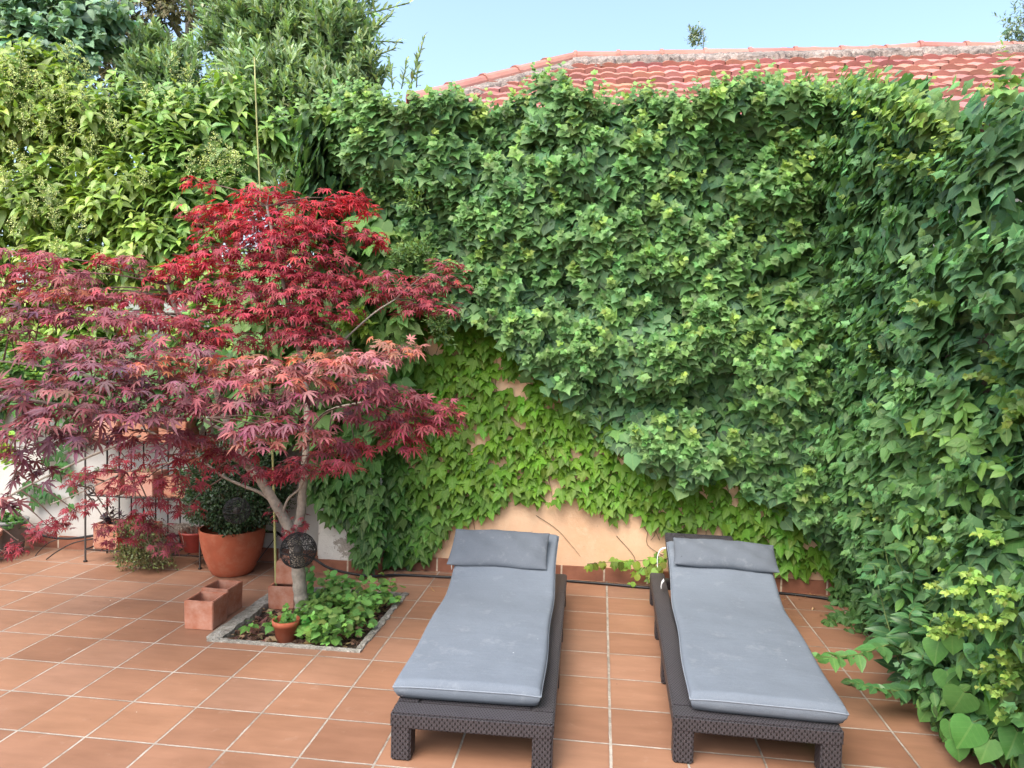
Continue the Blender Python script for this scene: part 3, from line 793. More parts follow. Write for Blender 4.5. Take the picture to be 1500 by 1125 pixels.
# sprig of young creeper on the skirting between the loungers
sp = empty('creeper_sprig', tuple(ony(930, 835, 2.45)), 'small sprig of young creeper over the skirting between the loungers', 'creeper')
L = Leaves(); tb = Tubes()
for (pts, m) in (([(1000, 795), (960, 818), (925, 822), (885, 824), (860, 826)], 30), ([(965, 812), (945, 830), (935, 842), (922, 858)], 16), ([(1000, 790), (985, 812), (962, 830), (950, 850)], 18)):
    q = smooth_path([ony(a, b, 2.40 + .02 * random.random()) for a, b in pts], 6); tb.add(q, .002, 5)
    for k in range(m):
        p = q[random.randrange(len(q))] + rng.normal(0, .012, 3); nn = unit(np.array([rng.normal(0, .3), -1, .6 + rng.normal(0, .3)])); t = np.array([rng.normal(0, .6), -.3, -1.0])
        L.add('round' if random.random() < .6 else 'boston', p, t, nn, rng.uniform(.035, .062), jit((.20, .31, .05), 1))
L.build('foliage', M_LEAF, sp); tb.build('stem', M_STEM, sp)

# ------------------------------------------------------------------ right-hand side foliage
WX = 4.28
FR = (np.array([WX, 0.0, 0]), np.array([0, 1.0, 0]), np.array([-1.0, 0, 0]))
def base_right(u, z): return .12 + .10 * np.clip(z / 1.0, 0, 1) + .10 * np.clip((z - 1.6) / 1, 0, 1) + .06 * np.clip((1.0 - u), 0, 1)
DR, clR = ivy_surface(-1.2, 2.5, 0, 3.4, 170, base_right, 23, .27)
def on_r(a, b, off=.03):
    """first point of the view line that meets the foliage of the side or back wall, a little in front of it"""
    d = unit(ray(a, b)); t = np.linspace(1.2, 7.5, 700); Q = CAM + d * t[:, None]
    hit = np.where((Q[:, 0] > WX - DR(Q[:, 1], Q[:, 2])) | (Q[:, 1] > WY - .12) | (Q[:, 2] < .01))[0]
    return CAM + d * (t[hit[0]] - off)

def top_r(y): return np.interp(y, [-1.2, .1, .8, 1.5, 2.3], [2.36, 2.50, 2.80, 3.09, 3.34]) + .05 * np.sin(y * 9)
ri = empty('side_ivy', (WX - .2, 1, 0), 'dark blue-green ivy cascade on the side wall right of the loungers', 'ivy')
L = Leaves(); Pr = [(.086, .19, .086), (.102, .22, .09), (.076, .17, .085), (.118, .246, .092), (.092, .196, .10)]
def sample_right(n, zlo=.75):
    u = rng.uniform(-1.1, 2.45, n); z = rng.uniform(0.02, 3.5, n)
    k = (z < top_r(u) + rng.normal(0, .03, n)) & (z > zlo * rng.uniform(.0, 1.1, n))
    return u[k], z[k]
u, z = sample_right(9500); ivy_leaves(L, DR, FR, u, z, rng.uniform(-.01, .06, len(u)), rng.uniform(.07, .125, len(u)) * np.clip(.66 + .16 * u, .6, 1), Pr, upw=.45, rnd=.34)
u, z = sample_right(9000, .2); ivy_leaves(L, DR, FR, u, z, rng.uniform(.05, .16, len(u)), rng.uniform(.08, .13, len(u)) * np.clip(.66 + .16 * u, .6, 1), Pr, upw=.4)
L.build('foliage', M_LEAF, ri)
L = Leaves()
u, z = sample_right(520); shoots(L, DR, FR, u, z, sz=(.075, .12), mid=(.122, .275, .112), yellow=.05)
u = rng.uniform(.3, 2.3, 100); z = top_r(u) - .03; shoots(L, DR, FR, u, z, sz=(.06, .10), mid=(.16, .30, .10), lift=.8, yellow=.35)
for (a, b, yy, m) in ((1305, 200, 1.9, 8), (1420, 215, 1.0, 9), (1390, 240, 1.1, 8), (1470, 170, .3, 9), (1340, 235, 1.6, 5), (1410, 455, .8, 3), (1290, 545, 1.9, 4), (1480, 545, .05, 9), (1490, 590, 0, 8)):
    c = on_r(a, b, .03)
    for k in range(int(m * .6 + .5)):
        shoot_leaves(L, 'ivy', c + rng.normal(0, .05, 3), np.array([-.7, -.3, .3]) + rng.normal(0, .4, 3), .15, 11, .052, (.14, .27, .08), (.32, .42, .09), 65, .4, .4)
L.build('new_shoots', M_LEAF, ri)

# rounded three-part creeper leaves lower down the side wall
vc = empty('trefoil_creeper', (3.9, 1.3, 0), 'mid green creeper with rounded leaflets below the ivy on the right', 'creeper')
L = Leaves()
def trefoil(pxs, yy, size, col, n, sx, sy):
    for k in range(n):
        a = rng.normal(pxs[0], sx); b = rng.normal(pxs[1], sy); c = on_r(a, b, rng.uniform(-.02, .10))
        nn = unit(np.array([-.8, -.55, .75]) + rng.normal(0, .45, 3)); t0 = unit(np.array([-.45, -.3, -.8]) + rng.normal(0, .35, 3)); t0 = unit(t0 - t0.dot(nn) * nn); s0 = np.cross(t0, nn)
        cc = jit(col, 3, .05, .04) * random.uniform(.75, 1.3); s = size * random.uniform(.75, 1.2) * np.linalg.norm(c - CAM) / 4.3
        m = 5 if random.random() < .35 else 3
        for q, g in enumerate(np.linspace(-1.15, 1.15, m)):
            L.add('leaflet', c + rng.normal(0, .006, 3), math.cos(g) * t0 + math.sin(g) * s0 + rng.normal(0, .12, 3), nn + rng.normal(0, .2, 3), s * 1.15 * (1 - .12 * abs(g)), cc[q % 3:q % 3 + 1])
trefoil((1330, 690), 1.25, .085, (.105, .22, .07), 170, 50, 50)
trefoil((1290, 640), 1.7, .075, (.10, .215, .07), 90, 30, 48)
trefoil((1400, 660), .85, .08, (.15, .29, .07), 60, 38, 38)
trefoil((1260, 800), 2.0, .055, (.07, .16, .05), 150, 22, 55)
trefoil((1300, 760), 1.7, .05, (.11, .20, .045), 60, 25, 40)
trefoil((1245, 890), 2.0, .045, (.065, .15, .04), 60, 12, 16)
L.build('foliage', M_LEAF, vc)

# glossy shrub with the long branch reaching towards the lounger
gs = empty('glossy_shrub', (3.9, 1.0, 0), 'glossy dark leaved shrub at the floor with a branch reaching towards the lounger', 'shrub')
L = Leaves(); tb = Tubes()
root = np.array([3.98, .95, 0.02])
def leafy_path(pts, n, size, col, tipc, kind='ovate', r=.004, out=.9):
    q = smooth_path(pts, 8); tb.add(q, np.linspace(r, r * .4, len(q)), 6)
    m = len(q)
    for k in range(n):
        f = (k // 2 * 2 + 1) / n * .96 + .04; i = min(m - 2, int(f * (m - 1))); p = q[i]; d = unit(q[i + 1] - q[i])
        s = unit(np.cross(d, [0, 0, 1.0])) * (1 if k % 2 else -1)
        t = d * .6 + s * out + np.array([0, 0, -.12]) + rng.normal(0, .15, 3)
        nn = np.array([0, -.65, .85]) + s * .25 + rng.normal(0, .2, 3)
        c = np.array(col) * (1 - f) + np.array(tipc) * f
        L.add(kind, p, t, nn, size * (1 - .45 * f) * random.uniform(.85, 1.15), jit(c, 1, .12, .05))
G0, G1 = (.048, .135, .055), (.09, .215, .075)
br1 = [ony(1330, 960, 1.0), ony(1305, 945, .95), ony(1270, 955, .88), ony(1235, 962, .82), ony(1192, 962, .76)]
leafy_path(br1, 22, .125, (.07, .18, .06), (.12, .27, .07), 'leaflet', r=.005)
br2 = [ony(1345, 1010, .8), ony(1310, 1012, .75), ony(1285, 1008, .7), ony(1245, 1000, .68)]
leafy_path(br2, 18, .10, (.045, .13, .05), (.08, .19, .06), 'leaflet')
for (a, b, yy) in ((1300, 770, 1.5), (1285, 800, 1.6), (1320, 800, 1.3), (1345, 830, 1.1), (1270, 850, 1.6), (1305, 860, 1.3), (1340, 890, 1.0), (1290, 900, 1.4), (1370, 900, .85), (1320, 930, 1.1), (1270, 900, 1.7), (1360, 950, .9), (1335, 980, .9), (1375, 860, .95), (1310, 835, 1.45), (1350, 1000, .8), (1300, 880, 1.2), (1330, 850, 1.2), (1265, 830, 1.75)):
    e = on_r(a, b, rng.uniform(.02, .14)); mid = (root + e) / 2 + np.array([rng.normal(0, .06), rng.normal(0, .06), .06])
    leafy_path([root + rng.normal(0, .04, 3) * [1, 1, 0], mid, e - np.array([0.02, 0, .05]), e], 16, .115, G0, G1)
L.build('foliage', M_GLOSS, gs); tb.build('stem', M_GSTEM, gs)

# heart-leaved vine in front of it
hv = empty('heart_leaf_vine', (3.9, .4, 0), 'heart-shaped serrated green leaves low at the right beside the floor', 'vine')
L = Leaves(); tb = Tubes()
for (a, b, yy, s) in ((1375, 955, .62, .12), (1395, 945, .55, .10), (1385, 1000, .55, .135), (1412, 1035, .45, .15), (1425, 1080, .36, .15), (1440, 1015, .4, .13), (1390, 1070, .5, .10), (1465, 1050, .25, .14), (1480, 1000, .2, .12), (1450, 1100, .25, .12), (1400, 1115, .35, .10), (1350, 1040, .65, .085), (1360, 1065, .6, .09), (1340, 985, .72, .09), (1490, 1090, .1, .13), (1430, 960, .5, .11), (1470, 940, .3, .11), (1330, 1020, .75, .08), (1395, 1095, .45, .09), (1420, 1120, .3, .1)):
    c = on_r(a, b, .05 + .05 * rng.random()); nn = unit(np.array([-.45, -.75, .7]) + rng.normal(0, .38, 3)); t = np.array([-.15, -.25, -1]) + rng.normal(0, .42, 3)
    c[2] = max(c[2], s * .9)
    s *= .82; L.add('heart', c + np.array([0, 0, s * .5]), t, nn, s, jit((.10, .25, .06), 1, .12, .05))
    e = np.array([4.05, c[1] + .15, max(.02, c[2] * .5)]); tb.add(smooth_path([c + np.array([0, 0, s * .5]), (c + e) / 2 + [0, 0, .08], e], 5), .0025, 5)
L.build('foliage', M_LEAF, hv); tb.build('stem', M_GSTEM, hv)

# low ivy filling right-hand bottom corner, with acid-green tips
ly = empty('low_ivy', (4.0, .3, 0), 'ivy with acid green new tips at the right edge beside the heart leaves', 'ivy')
L = Leaves()
def bot(n):
    u = rng.uniform(-.9, 1.6, n); z = rng.uniform(0.03, 1.15, n); return u, z
u, z = bot(2600); ivy_leaves(L, DR, FR, u, z, rng.uniform(0.0, .10, len(u)), rng.uniform(.06, .12, len(u)), [(.06, .14, .045), (.05, .12, .045), (.08, .18, .05)])
u, z = bot(700); ivy_leaves(L, DR, FR, u, z, rng.uniform(-.05, .03, len(u)), rng.uniform(.05, .09, len(u)), [(.12, .24, .06), (.09, .19, .06)], 'leaflet')
for (a, b, yy, m) in ((1400, 850, .75, 7), (1430, 845, .6, 6), (1420, 920, .6, 8), (1455, 915, .4, 8), (1390, 925, .7, 5), (1470, 985, .15, 8), (1495, 975, .05, 8), (1490, 870, .1, 6), (1410, 800, .8, 4), (1460, 780, .45, 4), (1495, 1040, .0, 6), (1300, 760, 1.8, 3)):
    c = on_r(a, b, .05)
    for k in range(int(m * .6 + .5)): shoot_leaves(L, 'ivy', c + rng.normal(0, .02, 3), np.array([-.9, -.45, .15]) + rng.normal(0, .25, 3), .12, 10, .038, (.17, .32, .07), (.36, .49, .10), 65, .35, .45)
L.build('foliage', M_LEAF, ly)

# ------------------------------------------------------------------ trees over the left wall
def tree(name, label, cat, base, trunk_pts, r0, clumps, kind, size, col, tip, nshoot, per, mat, ang=55, droop=.3, upb=.5, length=.28, opp=False, fill=0, flowers=None, fcol=None, face=.5):
    t = empty(name, base, label, cat)
    tb = Tubes(); trunks = smooth_path(trunk_pts, 5); tb.add(trunks, np.linspace(r0, r0 * .35, len(trunks)), 10)
    L = Leaves()
    for (c, r) in clumps:
        c = np.array(c, float); r = np.array(r, float)
        a = trunks[int(len(trunks) * .45) + np.argmin(np.linalg.norm(trunks[int(len(trunks) * .45):] - c, axis=1))]
        q = smooth_path([a, (a + c) / 2 + rng.normal(0, .1, 3), c], 5); tb.add(q, np.linspace(r0 * .35, .008, len(q)), 6)
        k = int(nshoot * r[0] * r[2] * 4)
        for _ in range(k):
            v = unit(rng.normal(0, 1, 3)); v[1] = -abs(v[1]) if random.random() < .75 else v[1]
            p = c + r * v * random.uniform(.55, 1.0)
            dr = unit(v * r) * .7 + np.array([0, -.2, upb]) + rng.normal(0, .3, 3)
            f = random.random()
            cc = np.array(col) * random.uniform(.7, 1.25); tt = cc * (1 - f) + np.array(tip) * f
            shoot_leaves(L, kind, p - unit(dr) * length * .5, dr, length * random.uniform(.7, 1.2), per, size * random.uniform(.8, 1.15), cc, tt, ang, droop, .6, opp, face)
            if random.random() < .12: tb.add(np.array([c + (p - c) * .3, p]), .005, 4)
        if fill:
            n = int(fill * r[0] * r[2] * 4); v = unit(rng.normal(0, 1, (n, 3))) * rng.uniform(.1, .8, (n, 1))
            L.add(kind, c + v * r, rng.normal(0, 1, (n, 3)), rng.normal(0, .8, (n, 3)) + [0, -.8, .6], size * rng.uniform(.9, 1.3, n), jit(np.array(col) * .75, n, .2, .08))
    L.build('crown', mat, t); tb.build('trunk', M_BARK, t)
    if flowers:
        for (a, b, yy) in flowers:
            Lf = Leaves(); c = ony(a, b, yy); tf = Tubes(); hgt = random.uniform(.14, .24)
            for k in range(13):
                f = k / 13; ph = k * 2.4; rr = hgt * .5 * (1 - f) + .01
                d = np.array([math.cos(ph), math.sin(ph), .55]); p0 = c + np.array([0, 0, hgt * f])
                m = 11; tf.add(np.array([c + [0, 0, hgt * f], p0 + unit(d) * rr * 1.2]), .002, 4); pts = p0 + unit(d) * np.linspace(.01, rr * 1.2, m)[:, None] + rng.normal(0, .006, (m, 3))
                Lf.add('tiny', pts, rng.normal(0, 1, (m, 3)) + [0, 0, .5], rng.normal(0, 1, (m, 3)), rng.uniform(.009, .018, m), jit(fcol, m, .15, .05))
            tf.add(np.array([c - [0, 0, .06], c + [0, 0, hgt]]), .003, 4)
            Lf.build('blossoms', M_SMALL, tf.build('flower_panicle', M_GSTEM, t))
    return t

def C(u, v, y, r): return (tuple(ony(u, v, y)), r)
random.seed(3)
fl = [(40, 130, 3.0), (15, 165, 3.0), (70, 150, 3.1), (95, 130, 3.1), (45, 175, 2.95), (30, 115, 3.1), (125, 115, 3.2), (75, 180, 3.0), (55, 140, 3.0), (5, 110, 3.0), (20, 140, 2.95),
      (95, 160, 3.0), (60, 205, 2.9), (105, 200, 2.95), (170, 205, 2.95), (255, 115, 3.2), (20, 235, 2.85), (35, 260, 2.8), (60, 285, 2.8), (75, 310, 2.75), (80, 335, 2.75), (20, 345, 2.75), (50, 320, 2.8), (95, 245, 2.9),
      (120, 350, 2.75), (210, 275, 2.9), (280, 260, 2.95), (310, 245, 3.0), (275, 130, 3.3), (160, 190, 3.0), (215, 150, 3.2), (85, 380, 2.7), (150, 410, 2.7), (5, 280, 2.85), (35, 200, 2.9), (120, 165, 3.0), (135, 230, 2.9), (100, 95, 3.3)]
cl = [C(40, 170, 3.35, (.5, .35, .42)), C(150, 190, 3.4, (.45, .35, .42)), C(60, 300, 3.25, (.5, .35, .42)), C(180, 300, 3.2, (.48, .35, .42)), C(110, 400, 3.15, (.5, .32, .35)), C(230, 380, 3.1, (.42, .3, .35)),
      C(-60, 220, 3.4, (.5, .4, .6)), C(-40, 380, 3.2, (.5, .35, .4)), C(20, 480, 3.0, (.5, .25, .3)), C(150, 500, 3.0, (.5, .25, .3)), C(60, 120, 3.5, (.4, .35, .28)), C(-230, 200, 3.5, (.6, .4, .6)), C(-220, 380, 3.3, (.6, .4, .5)), C(-210, 500, 3.1, (.6, .3, .35)), C(-420, 250, 3.5, (.7, .4, .7)), C(-420, 450, 3.3, (.7, .4, .6))]
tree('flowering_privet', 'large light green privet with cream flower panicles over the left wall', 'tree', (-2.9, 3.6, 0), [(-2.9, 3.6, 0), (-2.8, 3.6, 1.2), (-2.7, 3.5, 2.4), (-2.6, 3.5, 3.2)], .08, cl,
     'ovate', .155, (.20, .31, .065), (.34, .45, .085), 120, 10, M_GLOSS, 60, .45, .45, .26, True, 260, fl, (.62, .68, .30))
fl2 = [(325, 270, 2.95), (315, 235, 3.0), (345, 255, 3.0), (300, 255, 3.0), (335, 240, 3.1), (250, 160, 3.3)]
cl = [C(300, 210, 3.5, (.42, .32, .35)), C(300, 300, 3.3, (.42, .3, .35)), C(340, 160, 3.7, (.32, .3, .28)), C(250, 240, 3.4, (.4, .3, .4)), C(280, 380, 3.2, (.4, .28, .35)), C(350, 260, 3.5, (.25, .25, .25)), C(220, 170, 3.6, (.35, .3, .3)),
      C(420, 200, 3.8, (.25, .25, .2)), C(340, 430, 3.1, (.35, .25, .3)), C(400, 500, 3.0, (.35, .2, .3)), C(300, 520, 3.0, (.4, .2, .3))]
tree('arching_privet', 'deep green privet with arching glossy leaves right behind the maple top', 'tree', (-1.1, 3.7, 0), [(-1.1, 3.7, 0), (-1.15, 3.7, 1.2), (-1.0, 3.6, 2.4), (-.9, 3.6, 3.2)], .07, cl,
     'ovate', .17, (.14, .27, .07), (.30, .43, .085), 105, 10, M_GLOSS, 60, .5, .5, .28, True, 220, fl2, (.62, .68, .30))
cl = [C(370, 60, 5.4, (.7, .5, .55)), C(430, 40, 5.3, (.75, .5, .6)), C(500, 60, 5.2, (.55, .5, .5)), C(400, 130, 5.0, (.7, .5, .5)), C(250, 130, 5.1, (.6, .5, .45)), C(480, 150, 5.0, (.55, .45, .45)), C(350, -30, 5.5, (.8, .5, .5)),
      C(490, -20, 5.4, (.55, .5, .5)), C(420, 220, 4.9, (.6, .4, .4)), C(470, 240, 4.8, (.4, .35, .35)), C(330, 200, 5.0, (.6, .4, .4)), C(540, 110, 5.1, (.22, .3, .3)), C(235, 85, 5.2, (.4, .35, .3)), C(430, 290, 4.7, (.5, .3, .35))]
lt = tree('laurel_tree', 'tall grey-green bay laurel with upright narrow leaves against the sky', 'tree', (-.6, 5.4, 0), [(-.6, 5.4, 0), (-.65, 5.4, 1.8), (-.55, 5.3, 3.4), (-.7, 5.3, 4.8), (-.8, 5.3, 5.6)], .11, cl,
     'lance', .13, (.21, .33, .165), (.36, .48, .24), 150, 13, M_GLOSS, 42, .05, .8, .26, False, 260, face=1.0)
# its long loose shoots at the right edge
for (p0, p1, m) in (((600, 130), (622, 52), 22), ((588, 130), (596, 88), 16), ((575, 130), (570, 85), 14), ((610, 128), (612, 80), 14), ((545, 60), (590, 62), 14), ((540, 20), (600, 4), 16), ((545, 85), (580, 70), 12), ((530, 10), (560, -20), 14), ((550, 45), (575, 20), 12)):
    a = ony(*p0, 5.0); b = ony(*p1, 5.0); L = Leaves(); tb = Tubes(); tb.add(np.array([a, b]), .007, 5)
    shoot_leaves(L, 'lance', a, b - a, np.linalg.norm(b - a), m, .12, (.17, .27, .13), (.26, .37, .18), 40, .0, .6, face=1.0)
    tb.build('shoot_stem', M_GSTEM, L.build('shoot', M_GLOSS, lt))
cl = [C(40, 40, 4.7, (.7, .45, .5)), C(130, 30, 4.8, (.5, .4, .4)), C(60, -40, 4.8, (.8, .5, .5)), C(-40, 60, 4.7, (.5, .4, .5)), C(90, 80, 4.6, (.45, .35, .3)),  C(20, 90, 4.6, (.5, .4, .35)), C(-180, 40, 4.8, (.8, .5, .7)), C(-380, 60, 4.9, (.8, .5, .8))]
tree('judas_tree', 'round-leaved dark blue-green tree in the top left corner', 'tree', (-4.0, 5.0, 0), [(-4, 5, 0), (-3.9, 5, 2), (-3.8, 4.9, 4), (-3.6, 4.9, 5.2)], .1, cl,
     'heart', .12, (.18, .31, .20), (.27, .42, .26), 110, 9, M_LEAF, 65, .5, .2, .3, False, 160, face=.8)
cl = [C(240, 10, 6.3, (.8, .5, .5)), C(200, 60, 6.3, (.7, .5, .4)), C(140, 90, 6.2, (.8, .5, .5)), C(260, -30, 6.3, (.9, .5, .5)), C(80, 40, 6.4, (.9, .5, .6)), C(230, 120, 6.2, (.7, .5, .5))]
tree('brown_cedar', 'brownish feathery tree behind the laurel and the round-leaved tree', 'tree', (-3.6, 7.2, 0), [(-3.6, 7.2, 0), (-3.5, 7, 3), (-3.4, 6.8, 6.5)], .14, cl,
     'lance', .10, (.19, .18, .10), (.28, .23, .13), 80, 14, M_SMALL, 60, .6, -.2, .34, False, 160, face=.8)
cl = [C(1495, 38, 14, (.42, .4, .5)), C(1520, 60, 14, (.6, .4, .6)), C(1530, 10, 14, (.5, .4, .5))]
tree('far_tree', 'distant tree tip at the right edge above the roof', 'tree', (12.6, 14.2, 0), [(12.6, 14.2, 0), (12.5, 14.2, 6), (12.2, 14.0, 10)], .12, cl,
     'lance', .15, (.2, .27, .2), (.26, .33, .24), 40, 12, M_SMALL, 55, .2, .4, .4, False, 30)  # distance haze put into the lightened leaf colours
cl = [C(1018, 52, 9, (.10, .08, .13)), C(1024, 64, 9, (.1, .08, .05)), C(1015, 46, 9, (.05, .05, .06))]
tree('roof_sapling', 'thin leafy sapling tip showing above the middle of the roof ridge', 'sapling', tuple(ony(1030, 70, 9.2) * [1, 1, 0]), [tuple(ony(1030, 70, 9.2) * [1, 1, 0]), tuple(ony(1030, 100, 9.1)), tuple(ony(1024, 62, 9)), tuple(ony(1014, 42, 9))], .007, cl,
     'lance', .10, (.22, .29, .2), (.28, .34, .24), 420, 6, M_SMALL, 60, .2, .4, .16, False, 0)

# creeper over the low white wall on the left
lv = empty('wall_vine', (-2, WY - .05, 0), 'lobed green vine hanging down the low white wall beside the plant stand', 'vine')
L = Leaves(); tb = Tubes()
n = 2100; a = rng.uniform(-380, 470, n); zz = 1.62 - np.abs(rng.normal(0, .30, n)); P = np.array([ony(q, 560, WY) for q in a]); P[:, 2] = zz; P[:, 1] = WY - rng.uniform(.03, .22, n)
k = zz > (1.0 + .18 * np.sin(a * .03)); P = P[k]; n = len(P)
nn = unit(np.stack([rng.normal(0, .35, n), -np.ones(n), .6 + rng.normal(0, .3, n)], 1)); t = np.stack([rng.normal(0, .4, n), -.25 * np.ones(n), -np.ones(n)], 1)
L.add('boston', P, t - (t * nn).sum(1)[:, None] * nn, nn, rng.uniform(.07, .12, n), jit((.07, .17, .045), n, .22, .09))
for (a0, b0, m, sx, sy) in ((45, 715, 5, 10, 8), (80, 700, 7, 14, 12), (105, 720, 3, 8, 8), (70, 730, 5, 10, 8), (110, 660, 7, 12, 20), (60, 640, 10, 30, 20), (20, 620, 14, 22, 30)):
    for q in range(m):
        c = ony(rng.normal(a0, sx), rng.normal(b0, sy), WY - .05); nn = unit(np.array([rng.normal(0, .3), -1, .5])); t = np.array([rng.normal(0, .4), -.2, -1])
        L.add('boston', c, t, nn, rng.uniform(.06, .09), jit((.045, .13, .035), 1, .2, .08))
for q in range(60):
    c = ony(rng.uniform(-10, 70), rng.uniform(490, 560), 2.2)
    shoot_leaves(L, 'round', c, np.array([rng.normal(0, .4), -.5, .6]), .12, 8, .05, (.10, .22, .05), (.24, .38, .08), 60, .3)
for q in range(14):
    c = ony(rng.uniform(-5, 25), rng.uniform(640, 690), 2.2)
    shoot_leaves(L, 'round', c, np.array([rng.normal(0, .4), -.5, .6]), .1, 8, .05, (.2, .34, .05), (.36, .5, .07), 60, .3)
for (pts) in ([(110, 600), (115, 660), (85, 700), (50, 712)], [(60, 600), (70, 660), (75, 735)], [(20, 560), (30, 640), (20, 700)]):
    q = smooth_path([ony(a, b, WY - .012) for a, b in pts], 6); tb.add(q, .003, 5)
L.build('foliage', M_LEAF, lv); tb.build('stem', M_STEM, lv)

# ------------------------------------------------------------------ Japanese maple
mp = empty('japanese_maple', (.642, 1.44, 0), 'red Japanese maple with layered crimson and purple leaves in the planting bed', 'tree')
tb = Tubes(); tw = Tubes()
limbs = []
def limb(pts, r0, r1, k=7, seg=10):
    q = smooth_path(pts, k); rr = np.linspace(r0, r1, len(q)) * (1 + .06 * np.sin(np.arange(len(q)) * 1.7)); tb.add(q, rr, seg); limbs.append(q); return q
limb([(.645, 1.44, -.05), (.632, 1.44, .05), (.618, 1.44, .15), (.602, 1.44, .3), (.585, 1.44, .42), (.565, 1.44, .50)], .044, .038)
limb([(.575, 1.44, .45), (.535, 1.44, .561), (.437, 1.43, .723), (.36, 1.43, .83), (.28, 1.42, .93), (.15, 1.40, 1.2), (.05, 1.38, 1.5), (-.1, 1.35, 1.75), (-.2, 1.35, 2.0)], .037, .010)
limb([(.57, 1.45, .48), (.60, 1.47, .62), (.615, 1.46, .773), (.638, 1.45, 1.02), (.62, 1.48, 1.4), (.52, 1.5, 1.8), (.42, 1.5, 2.2), (.35, 1.5, 2.5)], .032, .007)
limb([(.45, 1.43, .70), (.36, 1.42, .76), (.24, 1.42, .80), (.12, 1.40, .86), (-.05, 1.35, 1.0), (-.3, 1.25, 1.15)], .011, .006)
limb([(.50, 1.43, .62), (.55, 1.40, .73), (.63, 1.37, .80), (.70, 1.35, .9)], .009, .005)
limb([(.30, 1.42, .91), (.15, 1.0, 1.15), (-.1, .6, 1.3), (-.4, .2, 1.4), (-.6, -.1, 1.42)], .016, .006)
limb([(.2, 1.4, 1.1), (-.2, 1.2, 1.35), (-.7, 1.0, 1.5), (-1.2, .9, 1.55), (-1.6, .9, 1.62)], .011, .003)
limb([(.63, 1.45, 1.05), (.75, 1.3, 1.2), (.9, 1.2, 1.3), (1.1, 1.2, 1.35)], .013, .005)
limb([(.6, 1.48, 1.45), (.8, 1.5, 1.65), (1.0, 1.55, 1.85), (1.15, 1.55, 1.95)], .008, .004)
limb([(.5, 1.5, 1.1), (.4, 1.1, 1.15), (.45, .8, 1.25), (.55, .5, 1.3)], .013, .005)
limb([(-.3, 1.25, 1.1), (-.6, 1.1, .95), (-1.0, 1.0, .72), (-1.3, .9, .45), (-1.45, .85, .3)], .008, .003)
limb([(-.1, 1.3, .95), (-.5, 1.4, .85), (-.9, 1.5, .68), (-1.1, 1.5, .6)], .006, .003)
ALLP = np.concatenate(limbs)
RED, CRIM, DUST, PURP, PINK, ORNG, DARK, PALE = (.43, .034, .048), (.31, .042, .060), (.285, .074, .088), (.175, .080, .100), (.30, .105, .122), (.36, .125, .06), (.14, .036, .048), (.38, .165, .15)
